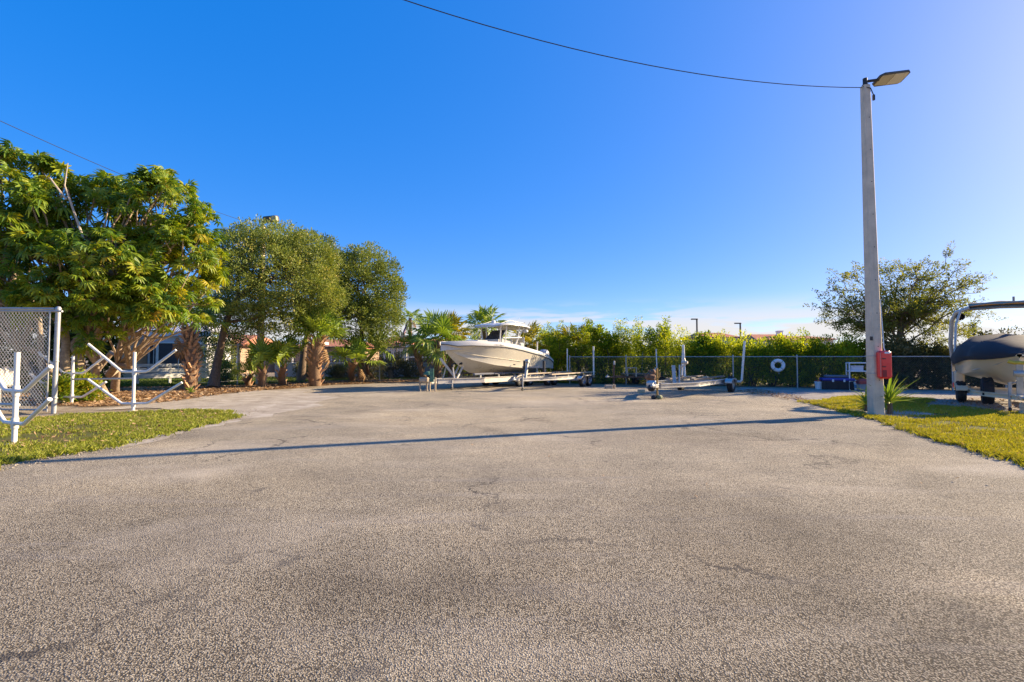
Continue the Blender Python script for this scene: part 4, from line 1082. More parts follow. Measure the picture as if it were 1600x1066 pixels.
# floodlight above the left trees
fl = thing('floodlight_pole', 'concrete pole with brown box floodlight poking above the left trees', 'floodlight', flp)
tapered(MB(), .34, .20, ftop).build('shaft', M['concrete'], fl)
R = Matrix.Rotation(.25, 3, 'X') @ Matrix.Rotation(-.1, 3, 'Y')
MB().box((.48, -.05, ftop + .32), (.72, .5, .34), R, .06).build('housing', M['lamp_body'], fl)
MB().box((.74, -.22, ftop + .30), (.30, .22, .26), R, .02).build('lens', M['lamp_panel'], fl)
MB().tube([(0, 0, ftop - .05), (0, 0, ftop + .2), (.25, 0, ftop + .3)], .05, 8).build('bracket', M['lamp_body'], fl, True)

# ------------------------------------------------------------------ trailers
def wheel(parent, c, R, w, rimmat, rr=None):
    rr = rr or R * .58
    Mx = Matrix.Translation(c) @ Matrix.Rotation(PI / 2, 4, 'Y')
    prof = [(rr, -w * .42), (R * .80, -w * .5), (R * .95, -w * .44), (R, -w * .28), (R * .985, -w * .1), (R * .985, w * .1), (R, w * .28), (R * .95, w * .44), (R * .80, w * .5), (rr, w * .42)]
    mb = MB().lathe(prof, 26, Mx)
    # tread blocks
    for k in range(26):
        a = 2 * PI * k / 26
        for s in (-1, 1):
            p = Mx @ Vector((R * math.cos(a + s * .05) * 1.0, R * math.sin(a + s * .05) * 1.0, s * w * .22))
            mb.box(p, (w * .3, R * .15, .02), Matrix.Rotation(-a + PI / 2, 3, 'X') if False else Matrix.Rotation(a, 3, 'X'))
    ty = mb.build('wheel', M['rubber'], parent, True)
    rm = MB().lathe([(rr * 1.02, -w * .40), (rr * .92, -w * .36), (rr * .85, -w * .15), (rr * .4, w * .1), (rr * .3, w * .30), (0, w * .32)], 22, Mx)
    rm.lathe([(rr * 1.02, w * .40), (rr * .95, w * .40), (rr * .88, w * .12), (rr * .45, w * .05), (rr * .35, w * .22), (0, w * .24)], 22, Mx).build('rim', rimmat, ty, True)
    for k in range(5):
        a = 2 * PI * k / 5
        MB().bar(Mx @ Vector((rr * .35 * math.cos(a), rr * .35 * math.sin(a), w * .24)), Mx @ Vector((rr * .92 * math.cos(a), rr * .92 * math.sin(a), w * .2)), rr * .16, .03).build('spoke', rimmat, ty)
    return ty
def fender(parent, cx, cy, R, L, w, mat):
    """arched mudguard over wheels at y=cy"""
    mb = MB(); n = 10; rows = []
    for k in range(n + 1):
        a = PI * (.03 + .94 * k / n)
        y = cy - (L / 2) * math.cos(a) * (1 if abs(math.cos(a)) < .9 else 1.0); z = R * 1.12 + R * .55 * math.sin(a) ** .55 - R * .12
        rows.append((y, z))
    for (y, z) in rows: mb.v += [(cx - w / 2, y, z), (cx + w / 2, y, z), (cx + w / 2, y, z - .05), (cx - w / 2, y, z - .05)]
    for k in range(n):
        b = 4 * k
        for i in range(4): mb.f.append((b + i, b + (i + 1) % 4, b + 4 + (i + 1) % 4, b + 4 + i))
    mb.f += [(0, 1, 2, 3), (4 * n, 4 * n + 3, 4 * n + 2, 4 * n + 1)]
    return mb.build('fender', mat, parent, True)
def ibeam(mb, a, b, h, w):
    a, b = Vector(a), Vector(b)
    up = Vector((0, 0, 1))
    mb.bar(a + up * (h / 2 - .012), b + up * (h / 2 - .012), w, .024); mb.bar(a - up * (h / 2 - .012), b - up * (h / 2 - .012), w, .024); mb.bar(a, b, w * .25, h - .05)
    return mb
def jack(parent, x, y, z0, z1, mat, wheel_=True):
    j = MB().tube([(x, y, z0 + .12), (x, y, z1)], .032, 10).tube([(x, y, z1 - .02), (x + .14, y - .05, z1 + .02)], .012, 6).tube([(x, y, z0 + .05), (x, y, z0 + .2)], .022, 8).build('jack', mat, parent, True)
    Mx = Matrix.Translation((x, y, z0 + .075)) @ Matrix.Rotation(PI / 2, 4, 'Y')
    MB().lathe([(.02, -.03), (.07, -.03), (.075, -.02), (.075, .02), (.07, .03), (.02, .03)], 16, Mx).build('jack_wheel', M['black'], j, True)
    return j
def trailer(name, label, loc, rz, L, W, zb, h, mat, axles, wr, ww, wx, tongue, fendmat, rimmat, group='boat trailers in the yard', cross=5, bunks=None, bunkz=.2, bunkmat=None):
    t = thing(name, label, 'trailer', loc, rz, group)
    for s in (-1, 1):
        mb = MB(); ibeam(mb, (s * W / 2, tongue, zb), (s * W / 2, L, zb), h, .11); ibeam(mb, (s * W / 2, tongue, zb), (s * .07, .12, zb), h * .9, .11)
        mb.build('beam', mat, t)
    MB().bar((0, -.25, zb - .0), (0, .6, zb), .10, h * .75, .01).build('tongue', mat, t)
    MB().box((0, -.38, zb + .02), (.10, .28, .09), None, .03).tube([(0, -.45, zb + .05), (.0, -.35, zb + .13)], .02, 8).build('coupler', M['galv'], t, True)
    for i in range(cross):
        y = tongue + (L - tongue) * (i + .1) / (cross - .8)
        MB().bar((-W / 2, y, zb - h * .25), (W / 2, y, zb - h * .25), .08, .09).build('crossmember', mat, t)
    for y in axles:
        MB().tube([(-wx, y, wr), (wx, y, wr)], .035, 8).build('axle', M['galv'], t, True)
        for s in (-1, 1): wheel(t, (s * wx, y, wr), wr, ww, rimmat)
    ym = sum(axles) / len(axles); Lf = (max(axles) - min(axles)) + wr * 2.6
    for s in (-1, 1): fender(t, s * wx, ym, wr * 1.18, Lf, ww * 1.25, fendmat)
    if bunks:
        for (x, y0, y1) in bunks:
            bk = MB().bar((x, y0, zb + h / 2 + bunkz), (x, y1, zb + h / 2 + bunkz), .16, .06, .012).build('bunk', bunkmat or M['bunk'], t)
            for k in range(4):
                y = y0 + (y1 - y0) * (k + .3) / 3.6
                MB().bar((x, y, zb + h / 2), (x, y, zb + h / 2 + bunkz - .03), .06, .05).build('bracket', M['galv'], bk)
    return t
def guide_post(t, x, y, z0, z1, lean=(0, 0), mat=None, r=.035, foot=None):
    mb = MB()
    pts = [(x, y, z0), (x + lean[0], y + lean[1], z1)]
    if foot: pts = [(x - foot, y, z0 - .02), (x - foot * .2, y, z0 - .01), (x, y, z0 + .06), (x + lean[0], y + lean[1], z1)]
    return mb.tube(pts, r, 10).build('guide_post', mat or M['white_pipe'], t, True)

# big boat trailer and boat share an axis
RZ = math.atan2(.8, .6) - PI / 2
bow = at(688, 533, 22.0)
B0 = Vector((bow.x, bow.y, 0))
def loc_of(o, x, y): return o + Vector((.8 * x + .6 * y, -.6 * x + .8 * y, 0))
bt = trailer('boat_trailer', 'long pale aluminium trailer carrying the cream fishing boat', loc_of(B0, -.05, -.28), RZ, 7.2, 1.9, .42, .26, M['alu_cream'], (4.9, 5.75), .34, .22, 1.13, 2.3, M['alu_cream'], M['rim'], cross=6)
for x in (-.62, .62):
    MB().bar((x, 1.9, .70), (x, 7.2, .70), .15, .09, .02).build('bunk', M['carpet'], bt)
    for y in (2.4, 3.8, 5.2, 6.6): MB().bar((x, y, .5), (x, y, .66), .07, .07).build('bracket', M['galv'], bt)
ws = MB().bar((.12, 1.25, .5), (-.30, .62, 1.45), .10, .10).build('winch_post', M['alu_cream'], bt)
MB().bar((.12, 1.3, .5), (.12, 1.75, 1.12), .07, .07).bar((-.14, 1.3, .5), (-.14, 1.75, 1.12), .07, .07).build('bow_brace', M['alu_cream'], bt)
MB().tube([(-.25, 1.5, 1.2), (.25, 1.5, 1.2)], .05, 10).tube([(.1, 1.0, 1.1), (.22, 1.0, 1.1)], .07, 12).build('winch', M['black'], bt, True)
MB().bar((.30, .95, .5), (.1, 1.05, 1.05), .05, .05).bar((-.4, .9, .5), (-.3, 1.05, 1.15), .05, .05).build('step_frame', M['alu_cream'], bt)
jack(bt, .35, .75, 0, .48, M['galv'])
guide_post(bt, 1.05, 6.6, .5, 2.35, (.0, .05)); guide_post(bt, -1.05, 6.6, .5, 2.2)
jp = G(676, 612)
gs = thing('prop_stand', 'green and tan timber stand under the tongue of the long boat trailer', 'stand', jp)
for x in (-.13, .11): MB().bar((x, 0, 0), (x, 0, .55 if x < 0 else .62), .07, .07).build('leg', M['pale_timber'], gs)
MB().bar((-.03, -.06, .42), (-.03, -.06, 1.0), .17, .06).build('post', M['green_post'], gs)
MB().box((-.42, .25, .50), (.42, .3, .22), None, .05).build('bin', M['bunk'], gs); MB().lathe([(0, .16), (.12, .15), (.2, .08), (.22, 0)], 14, Matrix.Translation((-.25, .3, .72))).build('cap', M['green_post'], gs, True)
for x in (-.6, -.3): MB().bar((x, .25, 0), (x, .25, .4), .07, .07).build('leg', M['timber'], gs)

# second trailer, empty, beside the boat
r2 = math.atan2(.84, .54) - PI / 2
j2 = G(815, 611)
t2 = trailer('boat_trailer', 'empty silver trailer with long tan bunk boards in front of the boat stern', j2 + Vector((-.12, -.1, 0)), r2, 6.6, 1.55, .50, .16, M['alu'], (4.5, 5.25), .33, .21, 1.02, 2.2, M['alu'], M['chrome'], cross=5,
             bunks=[(.72, 1.6, 6.7), (-.62, 1.6, 6.5)], bunkz=.12)
jack(t2, 0.12, .12, 0, .75, M['galv'])
st = MB().bar((0, .55, .5), (0, .75, 1.30), .10, .10).build('winch_post', M['galv'], t2)
MB().tube([(-.08, .72, 1.32), (.1, .72, 1.32)], .09, 12).build('winch', M['galv'], st, True)
MB().bar((-.30, .8, 1.05), (.80, .8, 1.05), .06, .07).build('bow_bar', M['greybox'], st)
for x in (-.2, .82): MB().bar((x, .8, .85), (x, .8, 1.35), .11, .09, .02).build('bow_pad', M['black'], st)
guide_post(t2, -.78, 6.4, .55, 2.0); guide_post(t2, .85, 6.3, .55, 2.1, (0, 0), None, .045)

# third trailer, on the right, with white bent guide posts
j3 = G(1027, 624)
a3 = (G(1147, 613) + G(1060, 609.5)) / 2; d3 = (a3 - j3); L3 = d3.length
r3 = math.atan2(d3.y, d3.x) - PI / 2
t3 = trailer('boat_trailer', 'small grey trailer with square fenders and tall white guide posts', j3, r3, L3 + 1.1, 1.62, .47, .17, M['alu'], (L3,), .33, .23, 1.08, 2.0, M['alu'], M['rim'], cross=4,
             bunks=[(-.45, 2.2, L3 + 1.0), (.5, 2.2, L3 + 1.0)], bunkz=.08, bunkmat=M['log'])
j = MB().tube([(0, 0, .10), (0, 0, 1.10)], .035, 10).tube([(.0, 0, .7), (.10, -.02, .8), (.1, 0, .95)], .022, 8).build('jack', plain('mustard_jack', (.36, .22, .06), .6, .2, .2, 6), t3, True)
MB().box((-.10, -.05, .07), (.16, .22, .14), None, .04).build('jack_foot', M['black'], j); MB().box((.09, 0, .075), (.16, .26, .15), None, .05).build('chock', plain('mossy_block', (.14, .16, .09), .8), j)
MB().box((-.38, .5, .5), (.42, .3, .26), None, .08).build('coupler_cover', M['alu'], t3); MB().lathe([(0, .13), (.10, .12), (.15, 0), (.1, -.1), (0, -.12)], 14, Matrix.Translation((-.36, .36, .36))).build('coupler_ball', M['black'], t3, True)
w3 = MB().bar((.12, 1.4, .5), (.02, 1.55, 1.18), .13, .05).bar((.30, 1.4, .5), (.24, 1.6, 1.2), .05, .05).build('winch_post', M['galv'], t3)
MB().tube([(.3, 1.6, 1.1), (.5, 1.6, 1.25), (.42, 1.6, 1.45)], .03, 8).tube([(.32, 1.6, 1.28), (.55, 1.6, 1.3)], .05, 8).build('winch', M['rim'], w3, True)
guide_post(t3, -1.15, L3 + .3, .5, 1.95, (.08, 0)); guide_post(t3, -.72, L3 - .5, .55, 2.05, (-.06, 0), None, .05)
guide_post(t3, 1.38, L3 + .55, .45, 2.2, (.12, .1), None, .048, .3)
for x in (-.55, .2): MB().box((x, L3 - .6, .62), (.12, .5, .1), None, .02).build('pad', M['pale_timber'], t3)
# old rusty trailer behind
j4 = at(957, 600, 25.2); j4.z = 0
t4 = trailer('boat_trailer', 'old rusty low trailer with a dark jack post behind the small grey one', j4, r3 - .25, 4.0, 1.2, .48, .10, M['rust'], (2.9,), .27, .18, .8, 1.3, M['rust'], M['rust'], cross=4, bunks=[(-.35, 1.2, 3.9), (.35, 1.2, 3.9)], bunkz=.08, bunkmat=M['log'])
MB().tube([(0, .1, .1), (0, .1, 1.25)], .04, 10).tube([(.04, .1, .0), (.04, .1, 1.35)], .025, 8).build('jack', M['rust'], t4, True)
MB().box((.06, .08, 1.2), (.10, .10, .22), None, .03).build('jack_head', M['galv'], t4)
MB().tube([(.25, .9, .5), (.2, .95, .95), (.75, 1.0, .95), (.8, .9, .5)], .035, 8).build('bow_frame', M['bunk'], t4, True)
guide_post(t4, .85, 2.6, .5, 1.95, (-.05, 0)); guide_post(t4, -.6, 3.2, .5, 1.85, (.03, 0), M['pvc_grey'])
MB().tube([(1.0, 2.1, .5), (1.12, 2.1, .95)], .04, 8).build('bunk_arm', M['pvc_grey'], t4, True)
tk = thing('covered_outboard', 'rusty brown bundle lying behind the coupling of the small grey trailer', 'bundle', at(1016, 592, 23.6) * 1.0)
tk.location.z = 0
MB().box((0, 0, .55), (.5, .4, .34), Matrix.Rotation(.3, 3, 'Y'), .09).box((.1, .05, .78), (.34, .3, .26), Matrix.Rotation(-.4, 3, 'Y'), .08).build('wrap', M['rust'], tk); MB().bar((-.15, 0, 0), (-.15, 0, .5), .07, .07).bar((.15, 0, 0), (.15, 0, .5), .07, .07).build('leg', M['timber'], tk)
tag(MB().box(G(951, 607.5) + Vector((0, 0, .09)), (.34, .22, .17), Matrix.Rotation(.2, 3, 'Z'), .012).build('timber_block', M['timber']), 'grey timber block on the asphalt below the rusty trailer', 'block')
tag(MB().box(G(957, 607) + Vector((.06, -.05, .10)), (.07, .30, .19), Matrix.Rotation(.1, 3, 'Z'), .01).build('timber_block', M['pale_timber']), 'pale upright board end beside the grey timber block', 'block')
tag(MB().box(G(1002, 614) + Vector((0, 0, .075)), (.30, .20, .14), Matrix.Rotation(-.3, 3, 'Z'), .012).build('timber_block', M['pale_timber']), 'tan timber block left of the mustard jack', 'block')

# ------------------------------------------------------------------ boats
def loft(name, rings, mat, parent, smooth=True, closed_ends=False):
    mb = MB(); n = len(rings[0])
    for r in rings: mb.v += [tuple(p) for p in r]
    for i in range(len(rings) - 1):
        for k in range(n - 1):
            mb.f.append((i * n + k, i * n + k + 1, (i + 1) * n + k + 1, (i + 1) * n + k))
    if closed_ends: mb.f.append(tuple((len(rings) - 1) * n + k for k in range(n)))
    return mb.build(name, mat, parent, smooth)
def interp(t, tab):
    for (a, va), (b_, vb) in zip(tab[:-1], tab[1:]):
        if t <= b_:
            u = (t - a) / (b_ - a); return va + (vb - va) * u
    return tab[-1][1]
boat = thing('fishing_boat', 'cream and white centre console fishing boat with hardtop and twin outboards on a trailer', 'boat', B0, RZ)
LB = 7.7
zk_t = [(0, 2.05), (.05, 1.72), (.1, 1.40), (.18, .98), (.25, .76), (.33, .68), (.5, .66), (1, .70)]
zs_t = [(0, 2.17), (.03, 2.22), (.15, 2.27), (.4, 2.25), (.55, 2.14), (.7, 1.97), (.85, 1.80), (.95, 1.62), (1, 1.42)]
zc_t = [(0, 2.06), (.06, 1.80), (.12, 1.58), (.2, 1.36), (.35, 1.12), (.55, .97), (.8, .92), (1, .92)]
ws_t = [(0, .03), (.03, .24), (.08, .50), (.15, .78), (.25, 1.02), (.38, 1.2), (.55, 1.28), (.8, 1.27), (1, 1.2)]
wc_t = [(0, .012), (.05, .06), (.12, .26), (.2, .52), (.3, .80), (.42, .98), (.6, 1.08), (1, 1.06)]
ST = [0, .015, .03, .05, .08, .12, .16, .2, .25, .3, .36, .42, .5, .6, .7, .8, .88, .94, .97, 1]
hull, band, deck, rub = [], [], [], []
for t in ST:
    y = t * LB; zk, zs_, zc, w, c = (interp(t, q) for q in (zk_t, zs_t, zc_t, ws_t, wc_t)); zr = zs_ - (.24 - .02 * t) * min(1, .35 + t * 9); c = min(c, w * .93); zc = min(zc, zr - .04); zk = min(zk, zc - .02)
    fl = lambda u: c + (w - c) * (u ** (1.7 if t < .45 else 1.1))
    half = [(0, zk), (c * .5, zk + (zc - zk) * .50), (c, zc), (c + .035 * min(1, t * 8), zc + .012)] + [(max(c + .03 * min(1, t * 8), fl(u)), zc + (zr - zc) * u) for u in (.2, .4, .6, .8, 1.0)]
    hull.append([Vector((-x, y, z)) for x, z in reversed(half)] + [Vector((x, y, z)) for x, z in half[1:]])
    bh = [(w * 1.0, zr), (w * 1.005 + .0, zr + .12), (w * .97, zs_ - .02), (w * .95, zs_), (w * .80, zs_ + .0), (w * .76, zs_ - .03), (w * .74, zs_ - .40)]
    band.append((y, bh)); rub.append((w, y, zr))
    deck.append([Vector((-w * .745, y, zs_ - .38)), Vector((0, y, zs_ - .34)), Vector((w * .745, y, zs_ - .38))])
loft('hull', hull, M['gel_cream'], boat, True, True)
for s in (-1, 1):
    loft('gunwale', [[Vector((s * x, y, z)) for x, z in bh] for y, bh in band], M['gel_white'], boat)
    MB().tube([(s * (w + .012), y, z) for w, y, z in rub], .024, 6).build('rub_rail', M['rub'], boat, True)
loft('deck', deck, M['gel_white'], boat)
MB().box((0, LB - .02, 1.14), (2.34, .06, .52)).build('transom', M['gel_white'], boat)
# hull crease and marks
for s in (1, -1):
    pts = []
    for t in (.14, .2, .3, .4, .5, .6): 
        zc, zs_, w, c = interp(t, zc_t), interp(t, zs_t), interp(t, ws_t), interp(t, wc_t); u = .38; zr = zs_ - .23
        pts.append((s * (c + (w - c) * (u ** (1.7 if t < .45 else 1.1)) + .012), t * LB, zc + (zr - zc) * u))
    MB().tube(pts, .016, 5).build('spray_rail', M['gel_tan'], boat, True)
for k in range(7): MB().box((interp(.33 + .012 * k, ws_t) + .004, (.33 + .012 * k) * LB, 2.10), (.008, .05, .08 if k % 3 else .05), Matrix.Rotation(-.13, 3, 'Z')).build('hull_mark', M['greybox'], boat)
MB().tube([(interp(.52, ws_t) * .9, .52 * LB, 1.13), (interp(.52, ws_t) * .9 + .12, .52 * LB, 1.13)], .025, 8).build('through_hull_fitting', M['black'], boat)
for q in (.74, .76, .88, .905): MB().bar((interp(q, ws_t) + .035, q * LB, interp(q, zs_t) - .25), (interp(q, wc_t) + .10, q * LB - .12, .80), .03, .012).build('tie_strap', M['carpet'], boat)
# console, screen, seats
con = MB(); con.prism([(-.5, 3.6), (.5, 3.6), (.42, 4.9), (-.42, 4.9)], 1.75, 2.62).build('console', M['gel_white'], boat)
MB().add([(-.52, 3.75, 2.6), (.52, 3.75, 2.6), (.46, 4.25, 3.12), (-.46, 4.25, 3.12), (-.52, 3.79, 2.6), (.52, 3.79, 2.6), (.46, 4.29, 3.12), (-.46, 4.29, 3.12)], [(0, 1, 2, 3), (7, 6, 5, 4), (0, 3, 7, 4), (1, 5, 6, 2), (3, 2, 6, 7)]).build('windscreen', M['smoke'], boat)
for x in (-.5,): MB().add([(x, 3.78, 2.6), (x, 4.7, 2.6), (x, 4.7, 2.95), (x, 4.28, 3.1), (x + .012, 3.78, 2.6), (x + .012, 4.7, 2.6), (x + .012, 4.7, 2.95), (x + .012, 4.28, 3.1)], [(0, 1, 2, 3), (7, 6, 5, 4), (0, 4, 5, 1), (1, 5, 6, 2), (2, 6, 7, 3), (3, 7, 4, 0)]).build('side_screen', M['smoke'], boat)
MB().box((0, 5.7, 2.12), (1.0, .45, .75), None, .08).box((0, 5.9, 2.6), (.95, .12, .4), None, .05).build('helm_seat', M['gel_white'], boat)
MB().box((0, 2.5, 2.16), (.9, .9, .36), None, .08).build('bow_seat', M['gel_white'], boat)
ht = []
for i, y in enumerate((3.05, 3.25, 3.6, 4.3, 5.2, 5.75, 5.9)):
    w = [.55, .82, .98, 1.05, 1.05, .98, .85][i]; z = [3.30, 3.36, 3.42, 3.45, 3.41, 3.34, 3.30][i]
    ht.append([Vector((-w, y, z - .09)), Vector((-w * .98, y, z - .02)), Vector((-w * .5, y, z + .02)), Vector((0, y, z + .03)), Vector((w * .5, y, z + .02)), Vector((w * .98, y, z - .02)), Vector((w, y, z - .09)), Vector((w * .9, y, z - .10)), Vector((0, y, z - .09)), Vector((-w * .9, y, z - .10)), Vector((-w, y, z - .09))])
h_ = loft('hardtop', ht, M['gel_white'], boat); MB().add([tuple(p) for p in ht[0]], [tuple(range(10))]).add([tuple(p) for p in ht[-1]], [tuple(range(10))]).build('hardtop_end', M['gel_white'], h_)
for s in (-1, 1):
    for pts in ([(.50, 3.65, 1.85), (.66, 3.6, 3.36)], [(.50, 4.0, 1.85), (.70, 4.05, 3.38)], [(.50, 4.95, 1.85), (.72, 5.15, 3.36)], [(.5, 4.55, 1.85), (.74, 5.5, 3.32)], [(.5, 3.9, 2.7), (.7, 5.3, 2.75)]):
        MB().tube([(s * x, y, z) for x, y, z in pts], .034, 8).build('hardtop_leg', M['white_pipe'], boat, True)
for k in range(5):
    x = -.7 + .35 * k; MB().tube([(x, 5.9, 3.32), (x, 6.12, 3.62)], .025, 7).build('rod_holder', M['galv'], boat, True)
MB().lathe([(.0, .13), (.12, .12), (.16, .06), (.16, 0), (.1, -.04)], 16, Matrix.Translation((.78, 5.55, 3.05))).build('searchlight', M['gel_white'], boat, True)
MB().tube([(-.2, 4.0, 3.45), (-.2, 4.0, 3.95)], .012, 6).tube([(.5, 5.0, 3.4), (.5, 5.4, 3.8)], .01, 6).lathe([(0, .14), (.1, .12), (.12, 0)], 12, Matrix.Translation((0, 3.8, 3.46))).build('antenna', M['white_pipe'], boat, True)
MB().tube([(.62, 3.2, 3.3), (.62, 4.4, 3.62), (.62, 5.7, 3.52)], .014, 6).tube([(-.62, 3.2, 3.3), (-.62, 4.4, 3.62), (-.62, 5.7, 3.52)], .014, 6).build('roof_rail', M['galv'], boat, True)
for x in (-.38, .38):
    e = thing('outboard_engine', None, None, (x, LB + .28, .95)); e.parent = boat
    prof = [(.16, .0), (.20, .18), (.25, .42), (.28, .68), (.26, .88), (.18, .99), (.0, 1.03)]
    c = MB().lathe([(r, z) for r, z in prof], 18, Matrix.Scale(1.45, 4, (0, 1, 0))).build('cowl', M['engine'], e, True)
    MB().box((0, .02, -.2), (.16, .28, .55), None, .04).box((0, .08, -.5), (.1, .4, .07), None, .02).lathe([(0, -.25), (.06, -.2), (.075, 0), (.05, .25), (0, .3)], 12, Matrix.Translation((0, .1, -.62)) @ Matrix.Rotation(PI / 2, 4, 'X')).build('lower_unit', M['engine'], e, True)
    MB().box((0, -.24, .05), (.26, .16, .5), None, .03).build('mount', M['black'], e)
    for k in range(3):
        a = k * 2 * PI / 3; MB().box((.1 * math.cos(a), .42, -.62 + .1 * math.sin(a)), (.16, .03, .09), Matrix.Rotation(-a, 3, 'Y') @ Matrix.Rotation(.5, 3, 'X')).build('propeller_blade', M['galv'], e)

for o in boat.children:
    if o.name.split('.')[0] in ('hardtop', 'hardtop_leg', 'rod_holder', 'antenna', 'roof_rail', 'searchlight', 'windscreen', 'side_screen', 'helm_seat', 'console'): o.location.z -= .2

# covered tow boat on the right: bow towards the camera, stern at the fence
S1 = Vector((17.35, 17.5, 0)); D = Vector((13.35, 12.8, 0)) - S1; LT = D.length
rzb = math.atan2(D.y, D.x) - PI / 2          # local +y is the bow
tow = thing('tow_boat', 'tan tow boat under a navy cover with white tower on its trailer', 'boat', S1, rzb)
zk = [(0, .66), (.5, .62), (.75, .68), (.88, .88), (.95, 1.12), (1, 1.44)]
zc = [(0, .92), (.5, .94), (.75, 1.06), (.9, 1.26), (1, 1.48)]
zg = [(0, 1.42), (.4, 1.44), (.8, 1.50), (1, 1.56)]
wg = [(0, 1.08), (.4, 1.18), (.65, 1.10), (.82, .80), (.93, .42), (1, .04)]
wc_ = [(0, .98), (.4, 1.02), (.65, .84), (.82, .48), (.93, .16), (1, .01)]
hull, cov, edge = [], [], []
for t in (0, .1, .25, .4, .52, .62, .70, .77, .83, .88, .92, .95, .975, 1):
    y = t * LT; a, b_, c, w, q = interp(t, zk), interp(t, zc), interp(t, zg), interp(t, wg), interp(t, wc_); a = min(a, b_ - .015); b_ = min(b_, c - .03)
    half = [(0, a), (q * .5, a + (b_ - a) * .5), (q, b_), (q + .03, b_ + .02), (q + (w - q) * .5 + .03, b_ + (c - b_) * .45), (w, c)]
    hull.append([Vector((-x, y, z)) for x, z in reversed(half)] + [Vector((x, y, z)) for x, z in half[1:]])
    top = c + .95 * math.sin(PI * min(1, (t * .93 + .09))) ** .55 * (1 - .35 * t)
    sag = .07 * math.sin(t * 17) * math.sin(PI * t)
    cov.append([Vector((s * x, y + dy, z)) for s, x, dy, z in
                [(-1, w * 1.02, 0, c - .30 + .24 * t + .03 * math.sin(t * 23)), (-1, w * 1.06, 0, c + .02), (-1, w * .93, 0, c + (top - c) * .5 + sag), (-1, w * .6, 0, c + (top - c) * .86 - sag), (1, 0, 0, top), (1, w * .6, 0, c + (top - c) * .86 + sag), (1, w * .93, 0, c + (top - c) * .5 - sag), (1, w * 1.06, 0, c + .02), (1, w * 1.02, 0, c - .30 + .24 * t + .03 * math.sin(t * 19))]])
    edge.append((w, y, c))
loft('hull', hull, M['gel_tan'], tow); MB().add([tuple(p) for p in hull[0]], [tuple(range(len(hull[0])))]).build('transom', M['gel_tan'], tow)
cv = loft('cover', cov, M['cover'], tow); MB().add([tuple(p) for p in cov[0]], [tuple(range(9))]).build('cover_end', M['cover'], cv)
for s in (-1, 1): MB().tube([(s * (q + .05), t * LT, z + .05) for t, q, z in ((.0, .99, .95), (.25, 1.02, .97), (.5, .96, 1.0), (.72, .72, 1.06), (.88, .32, 1.24), (.97, .06, 1.42))], .02, 6).build('spray_rail', M['gel_white'], tow, True)
MB().box((0, -.32, .98), (1.9, .62, .09), None, .03).build('swim_platform', M['gel_cream'], tow)
MB().bar((-1.10, -.05, 1.0), (-1.13, .45, 1.5), .08, .12).bar((1.10, -.05, 1.0), (1.13, .45, 1.5), .08, .12).build('corner_trim', M['gel_white'], tow)
# tower with bimini
for s in (-1, 1):
    MB().tube([(s * 1.15, 1.1, 1.45), (s * 1.20, 1.35, 1.95), (s * 1.16, 1.8, 2.75), (s * 1.05, 2.1, 3.02), (s * .75, 2.3, 3.12), (0, 2.35, 3.14)], .065, 10).build('tower_leg', M['gel_white'], tow, True)
    MB().tube([(s * 1.14, 2.6, 1.55), (s * 1.08, 2.45, 2.6), (s * .95, 2.35, 3.05)], .035, 8).build('tower_brace', M['gel_white'], tow, True)
    MB().lathe([(.09, -.05), (.12, -.04), (.12, .12), (.06, .2), (0, .21)], 14, Matrix.Translation((s * .95, 2.15, 2.86)) @ Matrix.Rotation(PI / 2, 4, 'X')).build('tower_speaker', M['black'], tow, True)
bim = []
for i, y in enumerate((2.1, 2.2, 2.4, 2.6, 2.7)):
    z = (3.20, 3.27, 3.30, 3.27, 3.2)[i]
    bim.append([Vector((x, y, z + .02 * math.sin(x * 9 + i) - .05 * x * x)) for x in (-.75, -.68, -.35, 0, .35, .68, .75)] + [Vector((x, y, z - .12 - .05 * x * x)) for x in (.75, 0, -.75)])
bm_ = loft('bimini', [r + [r[0]] for r in bim], M['canvas'], tow)
MB().tube([(-.3, 2.4, 3.25), (-.3, 2.4, 3.42)], .03, 8).build('anchor_light', M['greybox'], tow, True)
# its trailer
ttr = trailer('boat_trailer', 'tan single trailer under the covered tow boat with a spare wheel', S1 + D.normalized() * (LT + .25) , rzb + PI, LT - .3, 1.6, .42, .14, M['gel_tan'], (LT - 2.2, LT - 1.4), .33, .24, 1.0, 2.0, M['gel_tan'], M['chrome'], cross=4)
wp = MB().bar((0, .40, .45), (0, .30, 1.30), .13, .10).build('winch_post', M['galv'], ttr); MB().tube([(-.22, .27, 1.37), (-.1, .27, 1.33), (.1, .27, 1.33), (.22, .27, 1.37)], .05, 10).build('bow_roller', M['yellow'], wp, True)
MB().tube([(-.12, .28, 1.05), (.12, .28, 1.05)], .08, 12).build('winch', M['galv'], wp, True)
sp = wheel(ttr, (-.52, 1.85, .50), .385, .27, M['chrome'], .22); sp.rotation_euler = (0, 0, 0)
MB().bar((-.1, 1.85, .46), (-.44, 1.85, .50), .06, .06).build('spare_bracket', M['alu_cream'], ttr)
MB().bar((-.1, 1.2, .45), (-.1, 1.2, .80), .06, .05).build('step_post', M['alu_cream'], ttr)
MB().box((-.98, LT - .45, .72), (.28, .4, .55), None, .05).build('step_fender', M['gel_cream'], ttr)
MB().box((-1.13, LT - .30, .48), (.05, .16, .16)).build('tail_light', M['red'], ttr)
jack(ttr, -.2, .35, 0, .8, M['galv'])

